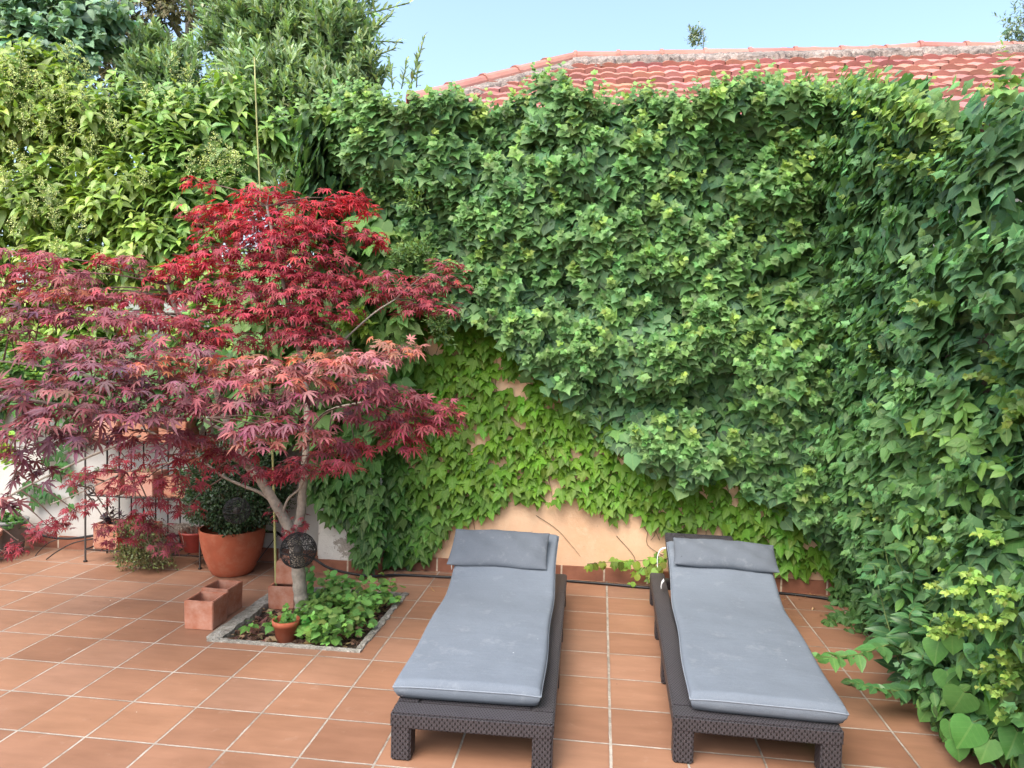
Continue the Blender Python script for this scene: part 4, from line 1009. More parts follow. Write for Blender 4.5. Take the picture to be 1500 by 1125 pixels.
# u, v, depth Y, half width px, half height px, colour, second colour, leaf radius
pads = [
 (395, 283, 1.55, 55, 10, RED, CRIM, .058), (345, 305, 1.5, 60, 12, RED, RED, .058), (450, 300, 1.6, 55, 10, RED, CRIM, .056), (290, 268, 1.7, 22, 6, RED, RED, .05), (515, 300, 1.75, 40, 10, RED, RED, .056), (500, 290, 1.7, 40, 8, RED, RED, .056),
 (400, 322, 1.45, 75, 12, RED, CRIM, .058), (345, 335, 1.5, 70, 12, CRIM, RED, .058), (470, 330, 1.6, 60, 12, CRIM, RED, .056), (300, 318, 1.6, 40, 8, CRIM, DUST, .054), (420, 350, 1.5, 90, 12, CRIM, RED, .058), (550, 352, 1.75, 22, 9, RED, RED, .055), (535, 345, 1.7, 30, 8, CRIM, DUST, .055),
 (340, 368, 1.45, 75, 12, CRIM, CRIM, .058), (450, 375, 1.5, 75, 14, CRIM, DUST, .058), (300, 385, 1.4, 60, 12, RED, CRIM, .06), (390, 395, 1.4, 90, 14, CRIM, CRIM, .06), (480, 405, 1.5, 60, 12, CRIM, DUST, .058),
 (655, 385, 1.75, 26, 9, DUST, CRIM, .055), (640, 408, 1.7, 48, 12, DUST, CRIM, .055), (600, 422, 1.65, 48, 12, DUST, CRIM, .056), (625, 445, 1.65, 55, 12, DUST, CRIM, .056), (550, 405, 1.6, 45, 14, DUST, CRIM, .056), (560, 430, 1.6, 30, 10, CRIM, DUST, .056),
 (440, 425, 1.4, 95, 14, CRIM, DUST, .06), (330, 420, 1.35, 80, 14, CRIM, DUST, .06), (250, 430, 1.3, 60, 12, CRIM, DUST, .06), (470, 455, 1.4, 70, 12, CRIM, CRIM, .06), (380, 455, 1.35, 90, 14, CRIM, CRIM, .06), (440, 480, 1.4, 60, 12, CRIM, DUST, .058), (460, 495, 1.35, 65, 9, CRIM, PINK, .058), (330, 495, 1.3, 70, 12, CRIM, DARK, .06),
 (160, 382, 1.2, 30, 7, RED, PINK, .058), (195, 382, 1.2, 20, 6, PINK, PINK, .058), (250, 400, 1.3, 45, 8, CRIM, RED, .058), (40, 372, 1.0, 55, 10, PINK, CRIM, .06), (20, 395, .95, 45, 12, CRIM, PINK, .06), (80, 400, .95, 70, 12, DUST, PINK, .06), (30, 425, .9, 55, 12, DUST, ORNG, .062), (105, 428, .9, 70, 12, DUST, PINK, .062), (180, 432, 1.0, 60, 12, DUST, CRIM, .062),
 (60, 455, .8, 80, 14, PURP, DUST, .064), (145, 460, .8, 80, 12, DUST, PURP, .064), (225, 462, .9, 70, 14, DUST, CRIM, .064), (90, 430, .75, 35, 6, ORNG, DUST, .06), (280, 470, 1.0, 60, 12, DUST, CRIM, .064), (10, 480, .8, 50, 14, PURP, DUST, .064),
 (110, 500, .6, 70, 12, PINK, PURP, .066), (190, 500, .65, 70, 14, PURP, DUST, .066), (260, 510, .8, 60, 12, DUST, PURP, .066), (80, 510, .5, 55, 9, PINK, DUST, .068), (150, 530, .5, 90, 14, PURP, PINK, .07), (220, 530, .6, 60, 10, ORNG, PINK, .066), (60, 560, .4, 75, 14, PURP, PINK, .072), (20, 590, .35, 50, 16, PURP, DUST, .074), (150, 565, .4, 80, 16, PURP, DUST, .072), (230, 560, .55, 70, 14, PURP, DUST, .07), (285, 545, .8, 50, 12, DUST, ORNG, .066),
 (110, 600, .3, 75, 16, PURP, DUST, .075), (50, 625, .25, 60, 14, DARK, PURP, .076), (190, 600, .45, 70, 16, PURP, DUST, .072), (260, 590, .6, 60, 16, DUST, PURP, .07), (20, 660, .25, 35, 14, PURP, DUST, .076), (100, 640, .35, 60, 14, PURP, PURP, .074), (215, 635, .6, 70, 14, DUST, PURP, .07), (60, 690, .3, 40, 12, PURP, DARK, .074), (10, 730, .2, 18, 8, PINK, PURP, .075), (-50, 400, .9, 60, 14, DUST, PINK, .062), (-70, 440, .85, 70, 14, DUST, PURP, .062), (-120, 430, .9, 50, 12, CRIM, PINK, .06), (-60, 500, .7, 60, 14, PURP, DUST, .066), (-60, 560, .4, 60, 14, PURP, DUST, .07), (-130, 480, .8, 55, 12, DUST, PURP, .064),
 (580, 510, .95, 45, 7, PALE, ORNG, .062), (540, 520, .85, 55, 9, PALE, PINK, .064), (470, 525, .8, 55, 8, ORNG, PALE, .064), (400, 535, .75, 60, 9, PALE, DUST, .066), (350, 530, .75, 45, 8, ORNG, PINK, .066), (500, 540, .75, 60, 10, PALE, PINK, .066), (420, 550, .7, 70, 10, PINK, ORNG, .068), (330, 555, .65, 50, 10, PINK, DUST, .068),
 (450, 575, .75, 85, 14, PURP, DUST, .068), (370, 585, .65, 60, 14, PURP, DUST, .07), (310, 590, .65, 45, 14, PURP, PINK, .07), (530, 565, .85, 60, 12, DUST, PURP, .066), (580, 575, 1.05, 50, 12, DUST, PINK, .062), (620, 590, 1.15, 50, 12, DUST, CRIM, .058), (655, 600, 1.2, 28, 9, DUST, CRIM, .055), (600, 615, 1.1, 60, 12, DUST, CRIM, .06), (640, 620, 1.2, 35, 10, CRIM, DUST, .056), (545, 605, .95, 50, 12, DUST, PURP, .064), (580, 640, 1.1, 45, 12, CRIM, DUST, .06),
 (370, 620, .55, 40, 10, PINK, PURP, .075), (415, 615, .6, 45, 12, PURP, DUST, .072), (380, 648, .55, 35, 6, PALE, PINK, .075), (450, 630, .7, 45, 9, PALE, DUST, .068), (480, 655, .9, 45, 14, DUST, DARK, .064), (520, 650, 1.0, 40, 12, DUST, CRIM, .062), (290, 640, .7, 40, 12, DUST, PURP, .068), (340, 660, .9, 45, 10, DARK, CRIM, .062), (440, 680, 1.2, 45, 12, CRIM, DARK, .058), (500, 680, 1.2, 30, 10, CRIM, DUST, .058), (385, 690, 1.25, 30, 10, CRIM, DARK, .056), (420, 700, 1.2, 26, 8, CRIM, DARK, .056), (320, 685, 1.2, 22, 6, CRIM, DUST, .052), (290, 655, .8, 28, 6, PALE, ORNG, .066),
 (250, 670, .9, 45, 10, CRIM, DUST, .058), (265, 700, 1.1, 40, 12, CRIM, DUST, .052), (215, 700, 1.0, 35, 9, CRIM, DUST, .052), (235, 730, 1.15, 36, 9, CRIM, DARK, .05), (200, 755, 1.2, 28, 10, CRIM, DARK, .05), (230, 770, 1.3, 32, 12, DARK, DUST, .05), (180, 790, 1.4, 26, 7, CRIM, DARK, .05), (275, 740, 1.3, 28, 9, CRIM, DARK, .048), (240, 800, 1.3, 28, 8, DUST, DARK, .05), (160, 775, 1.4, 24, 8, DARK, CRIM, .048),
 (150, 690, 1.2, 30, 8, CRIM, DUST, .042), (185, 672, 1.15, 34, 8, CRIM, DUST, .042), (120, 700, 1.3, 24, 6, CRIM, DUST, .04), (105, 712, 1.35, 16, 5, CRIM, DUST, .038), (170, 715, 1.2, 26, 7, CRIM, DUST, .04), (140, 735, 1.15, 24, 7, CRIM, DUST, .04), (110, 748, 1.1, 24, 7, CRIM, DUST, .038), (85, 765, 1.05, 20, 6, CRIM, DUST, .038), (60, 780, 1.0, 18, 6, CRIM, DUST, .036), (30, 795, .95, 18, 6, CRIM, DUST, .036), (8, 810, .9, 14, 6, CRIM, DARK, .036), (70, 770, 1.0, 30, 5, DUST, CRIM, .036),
 (410, 752, 1.40, 11, 6, CRIM, DUST, .036), (428, 772, 1.40, 16, 7, CRIM, DARK, .038), (440, 770, 1.38, 12, 5, CRIM, DUST, .036), (400, 748, 1.4, 8, 5, CRIM, DUST, .034),
]
L = Leaves()
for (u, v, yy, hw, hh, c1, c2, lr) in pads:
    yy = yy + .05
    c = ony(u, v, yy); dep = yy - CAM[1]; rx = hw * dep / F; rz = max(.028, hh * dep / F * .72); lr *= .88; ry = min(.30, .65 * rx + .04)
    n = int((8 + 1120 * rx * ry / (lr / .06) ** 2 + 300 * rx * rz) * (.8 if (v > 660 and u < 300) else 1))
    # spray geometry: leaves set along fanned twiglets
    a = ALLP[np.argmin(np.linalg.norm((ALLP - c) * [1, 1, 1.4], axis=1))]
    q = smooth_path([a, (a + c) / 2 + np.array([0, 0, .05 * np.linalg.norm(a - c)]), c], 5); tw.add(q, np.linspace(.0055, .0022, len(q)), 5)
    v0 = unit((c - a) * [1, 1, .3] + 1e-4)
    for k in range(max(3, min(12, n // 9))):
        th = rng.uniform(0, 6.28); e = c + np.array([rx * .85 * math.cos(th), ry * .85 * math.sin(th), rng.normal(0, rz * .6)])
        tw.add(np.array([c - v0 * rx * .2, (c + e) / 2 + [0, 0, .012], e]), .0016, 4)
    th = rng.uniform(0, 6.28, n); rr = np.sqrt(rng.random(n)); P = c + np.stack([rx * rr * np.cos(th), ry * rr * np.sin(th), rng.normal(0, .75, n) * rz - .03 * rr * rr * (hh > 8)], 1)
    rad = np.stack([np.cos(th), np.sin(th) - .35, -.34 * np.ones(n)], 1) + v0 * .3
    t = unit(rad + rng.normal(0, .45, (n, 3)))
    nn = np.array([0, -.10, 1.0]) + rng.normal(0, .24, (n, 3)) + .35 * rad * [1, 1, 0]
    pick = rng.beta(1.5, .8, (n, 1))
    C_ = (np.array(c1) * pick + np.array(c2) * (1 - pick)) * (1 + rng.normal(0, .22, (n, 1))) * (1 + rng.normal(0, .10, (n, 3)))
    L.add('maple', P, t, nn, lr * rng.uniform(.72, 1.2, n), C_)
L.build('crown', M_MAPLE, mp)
nb = len(tb.F); tb.V += tw.V; tb.F += [tuple(i + tb.n for i in f) for f in tw.F]
o = tb.build('trunk', [M_BARK, M_RTWIG], mp)
o.data.polygons.foreach_set('material_index', np.array([0] * nb + [1] * (len(tb.F) - nb), np.int32))

# bamboo cane
ca = np.array([.348, 1.69, -.03]); cb = np.array([.171, 1.70, 3.5])
pts, rad = [], []
for k in range(15):
    for f, r in ((0, .0085), (.05, .0105), (.1, .0085), (.9, .008)):
        s = (k + f) / 15; pts.append(ca + (cb - ca) * s + np.array([.012 * math.sin(s * 5), 0, 0])); rad.append(r * (1 - .45 * s))
t_ = Tubes(); t_.add(pts, rad, 8)
tag(t_.build('bamboo_cane', M_CANE), 'tall thin bamboo cane standing beside the maple and poking above it', 'cane')

# ------------------------------------------------------------------ planting bed life
gc = Leaves()
for k in range(190):
    x, y = rng.uniform(.62, 1.10), rng.uniform(1.06, 1.90)
    if abs(x - .655) < .1 and y < 1.22: continue
    if rng.random() < .05: x = rng.uniform(.33, .6); y = rng.uniform(1.06, 1.3)
    hgt = .02 + .14 * rng.random() ** 1.5 * (1 if x > .62 else .6); m = rng.integers(3, 7)
    base = np.array([x, y, -.03]); cc = np.array([.12, .26, .06]) * rng.uniform(.7, 1.35) * np.array([rng.uniform(.85, 1.3), 1, 1])
    for j in range(m):
        a = rng.uniform(0, 6.28); r = rng.uniform(.01, .05); p = base + np.array([r * math.cos(a), r * math.sin(a), hgt * rng.uniform(.6, 1.1) + .03])
        gc.add(('round', 'round', 'heart', 'boston')[rng.integers(0, 4)], p, np.array([math.cos(a), math.sin(a) - .3, -.15 + rng.normal(0, .2)]), np.array([0, -.35, 1]) + rng.normal(0, .3, 3), rng.uniform(.022, .055), jit(cc, 1, .2, .08))
for (a, b, s) in ((402, 916, .05), (433, 944, .07), (455, 932, .06), (470, 915, .06), (450, 780 + 130, .06), (455, 840, .07), (452, 860, .06), (448, 872, .05), (458, 855, .05)):
    c = ony(a, b, 1.2 if b > 880 else 1.6); c[2] = max(c[2], .05)
    gc.add('round', c, np.array([rng.normal(0, .5), -.8, -.3]), np.array([0, -.4, 1]) + rng.normal(0, .2, 3), s, jit((.10, .25, .05), 1, .1, .05))
for k in range(40):
    c = ony(rng.uniform(440, 462), rng.uniform(830, 900), 1.62); gc.add('round', c, np.array([rng.normal(0, .5), -.6, -.5]), np.array([0, -.7, .8]) + rng.normal(0, .3, 3), rng.uniform(.03, .05), jit((.09, .21, .05), 1))
tag(gc.build('ground_cover', M_LEAF), 'bright green round leaved ground cover filling the planting bed', 'ground cover', kind='stuff')
dl = Leaves(); n = 620
P = np.stack([rng.uniform(.31, 1.1, n), rng.uniform(1.04, 1.94, n), rng.uniform(-.03, -.008, n)], 1)
dl.add('maple', P, np.stack([rng.normal(0, 1, n), rng.normal(0, 1, n), rng.normal(0, .15, n)], 1), np.array([0, 0, 1]) + rng.normal(0, .3, (n, 3)), rng.uniform(.025, .045, n), jit((.17, .085, .065), n, .35, .12))
n = 260; P = np.stack([rng.uniform(.31, 1.1, n), rng.uniform(1.04, 1.94, n), rng.uniform(-.03, -.005, n)], 1)
dl.add('tiny', P, rng.normal(0, 1, (n, 3)) * [1, 1, .2], np.array([0, 0, 1]) + rng.normal(0, .3, (n, 3)), rng.uniform(.03, .06, n), jit((.35, .24, .15), n, .3, .1))
tag(dl.build('dead_leaves', M_SMALL), 'dry brown leaf litter on the soil of the planting bed', 'leaf litter', kind='stuff')

# ------------------------------------------------------------------ pots and planters
def box_planter(name, label, loc, w, d, h, rz=0.0, mat=None, group=None, flip=False, soil=True, tilt=0.0):
    """a thick walled square terracotta box, open on top (or upside down)"""
    t = empty(name, loc, label, 'planter', group, rz); mat = mat or M_TERRA
    bm = bmesh.new(); th = .018; tp = .965
    if flip:
        # upside down: closed top with chamfered edges
        bm_box(bm, -w / 2, w / 2, -d / 2, d / 2, 0, h)
        for v in bm.verts:
            if v.co.z > h * .5: v.co.x *= tp; v.co.y *= tp
        bmesh.ops.bevel(bm, geom=bm.edges[:], offset=.007, segments=2, affect='EDGES')
    else:
        def ring(x, y, z): return [bm.verts.new(p) for p in ((-x, -y, z), (x, -y, z), (x, y, z), (-x, y, z))]
        R = [ring(w / 2 * tp, d / 2 * tp, 0), ring(w / 2, d / 2, h), ring(w / 2 - th, d / 2 - th, h), ring((w / 2 - th) * tp, (d / 2 - th) * tp, .02)]
        for a, b in zip(R, R[1:]):
            for k in range(4): bm.faces.new((a[k], a[(k + 1) % 4], b[(k + 1) % 4], b[k]))
        bm.faces.new(R[0][::-1]); bm.faces.new(R[-1])
        bmesh.ops.bevel(bm, geom=[e for e in bm.edges if e.calc_length() > .03], offset=.0045, segments=2, affect='EDGES')
    bmesh.ops.recalc_face_normals(bm, faces=bm.faces)
    o = link_bm('body', bm, mat, t, smooth=False, local=True)
    if tilt: o.rotation_euler = (tilt, tilt * .4, 0)
    if soil and not flip:
        bm = bmesh.new(); n = 8; g = {}
        for i in range(n + 1):
            for j in range(n + 1): g[i, j] = bm.verts.new(((w - 2 * th - .004) * (i / n - .5), (d - 2 * th - .004) * (j / n - .5), h * soil + random.uniform(-.006, .006)))
        for i in range(n):
            for j in range(n): bm.faces.new((g[i, j], g[i + 1, j], g[i + 1, j + 1], g[i, j + 1]))
        link_bm('soil', bm, M_SOIL, t, True, True)
    return t
def planter_plant(t, kind, n, size, col, tip, length, spread=.05, droop=.3, mat=M_LEAF, z=.12, ang=55):
    L = Leaves(); base = np.array(t.location)
    for k in range(n):
        p = base + np.array([rng.normal(0, spread), rng.normal(0, spread * .7), z]); d = np.array([rng.normal(0, .5), rng.normal(-.2, .4), 1.0])
        shoot_leaves(L, kind, p, d, length * random.uniform(.6, 1.2), 8, size, col, tip, ang, droop)
    L.build('foliage', mat, t)
GP = 'square terracotta planters around the planting bed'
box_planter('terracotta_planter', 'empty square terracotta planter in front of the other at the bed edge', (.128, 1.235, 0), .178, .178, .168, .02, M_TERRA, GP, soil=.25)
box_planter('terracotta_planter', 'empty square terracotta planter standing behind its twin beside the big pot', (.105, 1.455, 0), .178, .178, .168, -.03, M_TERRA, GP, soil=.3)
a = onz(408, 887)
box_planter('terracotta_planter', 'square terracotta planter in the bed carrying an upturned one, behind the trunk', (.41, 1.70, -.03), .175, .175, .15, .05, M_TERRA, GP, soil=.6)
box_planter('terracotta_planter', 'upturned square terracotta planter on top of another behind the maple trunk', (.425, 1.74, .1215), .158, .158, .15, .12, M_TERRA, GP, True)
# small round pot in the bed
rp_ = empty('flower_pot', (.655, 1.16, -.03), 'small round terracotta pot with seedlings in front of the maple trunk', 'pot')
bm = bmesh.new(); lathe(bm, [(.048, 0), (.052, .003), (.068, .095), (.075, .096), (.078, .125), (.070, .127), (.066, .10), (.05, .09)], 28, .655, 1.16, -.03); bmesh.ops.recalc_face_normals(bm, faces=bm.faces)
link_bm('body', bm, M_POT, rp_, True)
planter_plant(rp_, 'round', 9, .035, (.09, .22, .05), (.14, .30, .06), .09, .03, .1, M_LEAF, .09)

# big pot with clipped box
pt = empty('potted_box', (-.23, 2.2, 0), 'big smooth terracotta pot with a dark round box bush beside the maple', 'potted plant')
bm = bmesh.new(); lathe(bm, [(.128, 0), (.14, .006), (.165, .05), (.192, .12), (.213, .20), (.225, .28), (.229, .325), (.226, .332), (.218, .330), (.212, .30), (.2, .28)], 56, -.23, 2.2, 0); bmesh.ops.recalc_face_normals(bm, faces=bm.faces)
link_bm('pot', bm, M_POT, pt, True)
L = Leaves(); n = 17000; v = unit(rng.normal(0, 1, (n, 3)))
lump = 1 + .10 * np.sin(v[:, 0] * 7 + 1) * np.sin(v[:, 2] * 6) + .07 * np.sin(v[:, 1] * 11 + v[:, 0] * 9)
P = np.array([-.20, 2.2, .62]) + v * np.array([.395, .34, .33]) * (lump * rng.uniform(.45, 1.02, n) ** .6)[:, None]
k = P[:, 2] > .315; P = P[k]; v = v[k]; n = len(P)
L.add('tiny', P, v + rng.normal(0, .7, (n, 3)), v + [0, -.2, .6] + rng.normal(0, .5, (n, 3)), rng.uniform(.020, .032, n), jit((.028, .062, .028), n, .35, .1))
for k in range(120):
    vv = unit(rng.normal(0, 1, 3)); p = np.array([-.20, 2.2, .62]) + vv * np.array([.39, .33, .32])
    if p[2] > .36: shoot_leaves(L, 'tiny', p, vv + [0, 0, .3], .06, 10, .022, (.03, .07, .026), (.05, .11, .035), 55, .1)
L.build('crown', M_GLOSS, pt)
t_ = Tubes()
for k in range(7): t_.add(smooth_path([(-.22 + .01 * k, 2.2, .27), (-.25 + .03 * k, 2.18, .42), (-.35 + .05 * k, 2.15, .6)], 4), .008, 6)
t_.build('stem', M_STEM, pt)

# openwork lantern balls
def lantern(name, label, c, r, hang):
    t = empty(name, c, label, 'lantern', 'openwork metal lantern balls')
    bm = bmesh.new(); bmesh.ops.create_icosphere(bm, subdivisions=4, radius=r)
    # dual graph: hexagon lattice, merged here and there into larger openings
    cent = {f.index: f.calc_center_median().normalized() * r for f in bm.faces}
    tbx = Tubes()
    for e in bm.edges:
        if len(e.link_faces) == 2 and random.random() < .84:
            a, b = (cent[f.index] for f in e.link_faces); tbx.add(np.array([a, b]) + np.array(c), r * .014, 4)
    bm.free()
    for k in range(26):
        d = unit(rng.normal(0, 1, 3)); s = unit(np.cross(d, [.3, .2, 1])); u = np.cross(d, s); h = .93; g = np.linspace(0, 6.283, 13); rr = math.sqrt(1 - h * h) * random.uniform(.45, .8)
        pts = unit(d * h + rr * (np.cos(g)[:, None] * s + np.sin(g)[:, None] * u)) * r * 1.005 + np.array(c); tbx.add(pts, r * .022, 4)
    tbx.build('shell', M_WIRE, t, False)
    bd = Tubes(); g = np.linspace(0, 6.283, 33)
    bd.add(np.stack([np.cos(g) * r * 1.01, np.sin(g) * r * 1.01, 0 * g], 1) + np.array(c), r * .03, 6); bd.build('band', M_WIRE, t)
    hg = Tubes(); hg.add(smooth_path([np.array(c) + [0, 0, r], (np.array(c) + [0, 0, r] + np.array(hang)) / 2 + [.004, 0, 0], hang], 5), .0018, 5); hg.build('hanging_wire', M_WIRE, t)
    bm = bmesh.new(); bmesh.ops.create_uvsphere(bm, u_segments=12, v_segments=8, radius=r * .3)
    for vtx in bm.verts: vtx.co += Vector(c)
    link_bm('lamp_core', bm, simple('lamp_core', (.05, .045, .04), .5), t, True)
lantern('lantern_ball', 'black openwork metal ball hanging against the maple trunk', tuple(ony(437, 806, 1.30)), .103, (.585, 1.39, .56))
lantern('lantern_ball', 'black openwork metal ball hanging in front of the dark box bush', tuple(ony(347, 748, 1.72)), .084, tuple(ony(347, 690, 1.6)))

# ------------------------------------------------------------------ wrought iron plant stand
st = empty('plant_stand', (-.95, 2.3, 0), 'black wrought iron three-tier plant stand with scrolls by the white wall', 'plant stand')
X0, X1, YF, YB = -1.413, -.495, 2.22, 2.46
TZ = [.095, .505, .915]
def bar(name, pts, r, seg=6):
    q = Tubes(); q.add(pts, r, seg); return q.build(name, M_IRON, st)
for x in (X0, X1):
    bar('post', [(x, YF, 0), (x, YF, .012), (x, YF, .0121), (x, YF, .90)], [.014, .014, .007, .007], 8)
    bar('post', [(x, YB, 0), (x, YB, 1.25)], .007, 8)
for zt in TZ:
    q = Tubes()
    for (a, b) in (((X0, YF), (X1, YF)), ((X0, YB), (X1, YB)), ((X0, YF), (X0, YB)), ((X1, YF), (X1, YB))): q.add([(a[0], a[1], zt), (b[0], b[1], zt)], .006, 6)
    for k in range(1, 8): x = X0 + (X1 - X0) * k / 8; q.add([(x, YF, zt), (x, YB, zt)], .004, 5)
    q.build('shelf', M_IRON, st)
q = Tubes()
for k in range(1, 9): x = X0 + (X1 - X0) * k / 9; q.add([(x, YB, TZ[0]), (x, YB, 1.18)], .0055, 6)
q.add([(X0, YB, 1.18), (X1, YB, 1.18)], .006, 6); q.build('back_bars', M_IRON, st)
def scroll(cx, cy, cz, r, hand, turns=1.6):
    g = np.linspace(0, turns * 6.283, 36); rr = r * (1 - g / g[-1] * .82)
    bar('scroll', np.stack([cx + hand * rr * np.cos(g), np.full_like(g, cy), cz + rr * np.sin(g)], 1), .0045)
for (zt) in TZ[1:]:
    for x, hd in ((X0, 1), (X1, -1)):
        scroll(x + hd * .045, YF, zt + .045, .035, -hd); scroll(x + hd * .055, YF, zt - .05, .03, -hd, 1.3)
scroll(X0 + .03, YF, .885, .03, -1); scroll(X0 + .16, YB, .95, .04, 1)
# arched foot brace on the left
bar('brace', smooth_path([(-1.72, 2.20, .005), (-1.66, 2.24, .06), (-1.57, 2.3, .115), (-1.42, 2.36, .145)], 5), .005)

GB = 'terracotta planters on the iron plant stand'
def sp_(i, zt, x0, x1, h, label, mat, y=2.33, d=.19):
    return box_planter('stand_planter', label, ((x0 + x1) / 2, y, zt + .007), x1 - x0, d, h, random.uniform(-.03, .03), mat, GB, soil=.85)
p1 = sp_(0, TZ[2], -1.37, -1.17, .145, 'pale terracotta box planter at the left end of the stand top tier', M_BLOOM)
p2 = sp_(0, TZ[2], -1.13, -.92, .16, 'terracotta box planter in the middle of the stand top tier', M_TERRA)
p3 = sp_(0, TZ[2], -.84, -.62, .16, 'terracotta box planter at the right end of the stand top tier', M_TERRA)
p4 = sp_(0, TZ[1], -1.355, -1.15, .165, 'whitish weathered terracotta box planter at the left of the middle tier', M_BLOOM)
p5 = sp_(0, TZ[1], -1.11, -.88, .18, 'wide terracotta box planter in the middle of the middle tier', M_BLOOM)
p6 = sp_(0, TZ[1], -.80, -.60, .16, 'terracotta box planter at the right of the middle tier near the box bush', M_TERRA)
p7 = sp_(0, TZ[0], -1.365, -1.16, .185, 'rust red terracotta box planter with a purple plant at the bottom left', M_TERRA)
p8 = sp_(0, TZ[0], -1.145, -.92, .185, 'terracotta box planter with trailing grey plant in the bottom tier middle', M_TERRA)
planter_plant(p5, 'tiny', 14, .02, (.22, .26, .12), (.30, .32, .14), .07, .05, 0, M_SMALL, .15)
planter_plant(p4, 'round', 6, .03, (.06, .1, .04), (.1, .15, .05), .06, .05, .1, M_LEAF, .14)
planter_plant(p7, 'ovate', 7, .065, (.035, .012, .03), (.05, .02, .045), .12, .05, .2, M_GLOSS, .17)
planter_plant(p1, 'round', 5, .03, (.08, .15, .05), (.12, .2, .05), .08, .05, .1, M_LEAF, .13)
planter_plant(p2, 'lance', 6, .07, (.08, .15, .06), (.12, .2, .07), .12, .05, .1, M_LEAF, .14)
planter_plant(p3, 'lance', 6, .06, (.08, .14, .06), (.12, .2, .07), .10, .05, .1, M_LEAF, .14)
planter_plant(p6, 'round', 5, .03, (.07, .15, .05), (.1, .18, .05), .06, .04, .1, M_LEAF, .14)
# trailing plant spilling out of the bottom planter to the floor
L = Leaves(); tb = Tubes()
for k in range(150):
    p = np.array([-.98 + rng.normal(0, .07), 2.26, .29]); e = np.array([rng.uniform(-1.05, -.62), rng.uniform(1.98, 2.2), rng.uniform(.02, .18)]); m = (p + e) / 2 + np.array([0, -.06, .10 + rng.normal(0, .03)])
    q = smooth_path([p, m, e], 7); tb.add(q, .0012, 4)
    for i in range(2, len(q)):
        f = i / len(q); grey = e[0] > -.78 and e[2] > .08
        c = (.15, .14, .10) if grey else (.15, .17, .07)
        n = 4; L.add('needle' if grey else 'tiny', np.repeat(q[i][None], n, 0) + rng.normal(0, .008, (n, 3)), rng.normal(0, 1, (n, 3)) + [0, -.3, .2], rng.normal(0, 1, (n, 3)), rng.uniform(.014, .028, n), jit(c, n, .2, .1))
for k in range(10): shoot_leaves(L, 'round', np.array([-1.0 + rng.normal(0, .05), 2.22, .29]), np.array([rng.normal(0, .4), -.5, .6]), .07, 6, .045, (.12, .24, .15), (.18, .3, .2), 60, .3)
L.build('foliage', M_SMALL, p8); tb.build('stem', M_STEM, p8)
# red bowl at the right end of the bottom tier
rb = empty('red_pot', (-.60, 2.33, TZ[0] + .007), 'dark red plastic pot with dry twigs at the right of the bottom tier', 'pot', GB)
bm = bmesh.new(); lathe(bm, [(.07, 0), (.075, .004), (.112, .135), (.118, .14), (.118, .155), (.108, .155), (.10, .12), (.06, .11)], 30, -.60, 2.33, TZ[0] + .007); bmesh.ops.recalc_face_normals(bm, faces=bm.faces)
link_bm('body', bm, simple('red_plastic', (.22, .035, .028), .5, 30, .2), rb, True)
t_ = Tubes()
for k in range(46):
    p = np.array([-.60 + rng.normal(0, .04), 2.33 + rng.normal(0, .03), TZ[0] + .12]); t_.add(smooth_path([p, p + [rng.normal(-.05, .05), -.05, .09], p + [rng.normal(-.1, .08), -.12 + rng.normal(0, .03), .06 + rng.normal(0, .04)]], 4), .0013, 4)
t_.build('twigs', simple('dry_twigs', (.2, .16, .13), .9), rb)

# two pots cut by the left edge
gp = empty('grey_pot', (-2.14, 2.33, 0), 'tall grey plastic pot with leafy plant at the left edge', 'pot')
bm = bmesh.new(); lathe(bm, [(.085, 0), (.09, .004), (.12, .235), (.128, .238), (.130, .262), (.12, .262), (.11, .22), (.05, .21)], 32, -2.14, 2.33, 0); bmesh.ops.recalc_face_normals(bm, faces=bm.faces)
link_bm('body', bm, simple('grey_plastic', (.2, .2, .195), .6, 30, .15), gp, True)
planter_plant(gp, 'round', 16, .055, (.055, .14, .04), (.09, .2, .05), .12, .07, .3, M_LEAF, .22)
rp2 = empty('pink_pot', (-2.12, 2.05, 0), 'faded pink terracotta pot standing before the grey pot at the left', 'pot')
bm = bmesh.new(); lathe(bm, [(.085, 0), (.09, .004), (.118, .19), (.128, .193), (.132, .235), (.12, .235), (.108, .19), (.05, .18)], 32, -2.12, 2.05, 0); bmesh.ops.recalc_face_normals(bm, faces=bm.faces)
link_bm('body', bm, M_BLOOM, rp2, True)

# ------------------------------------------------------------------ hose along the wall
hose = empty('garden_hose', (1, 2.4, 0), 'black irrigation hose running along the foot of the walls behind the loungers', 'hose')
t_ = Tubes()
hp = [ony(-60, 740, 2.44), ony(22, 768, 2.44), ony(60, 784, 2.44), ony(100, 789, 2.44), ony(142, 784, 2.44), (-1.3, 2.47, .16), (-1.0, 2.48, .15), (-.5, 2.5, .2), ony(395, 779, 2.47), ony(412, 785, 2.45), (.18, 2.36, .14), ony(462, 820, 2.22), ony(480, 831, 2.2), ony(508, 839, 2.2), ony(545, 844, 2.22), (1.0, 2.34, .012), (1.35, 2.36, .01), (1.8, 2.42, .01), (2.19, 2.44, .01), (2.5, 2.42, .012), (2.82, 2.40, .01), (3.3, 2.45, .01), (3.67, 2.46, .01), (3.9, 2.42, .012), (4.1, 2.36, .01)]
hp = [np.array(p) for p in hp]
for p in hp: p[2] = max(p[2], .0105)
t_.add(smooth_path(hp, 8), .0095, 8); t_.build('tube', M_BLACK, hose)
t_ = Tubes(); t_.add(smooth_path([ony(407, 783, 2.45), ony(398, 795, 2.35), ony(388, 808, 2.25), ony(376, 824, 2.18)], 6), .0035, 6)
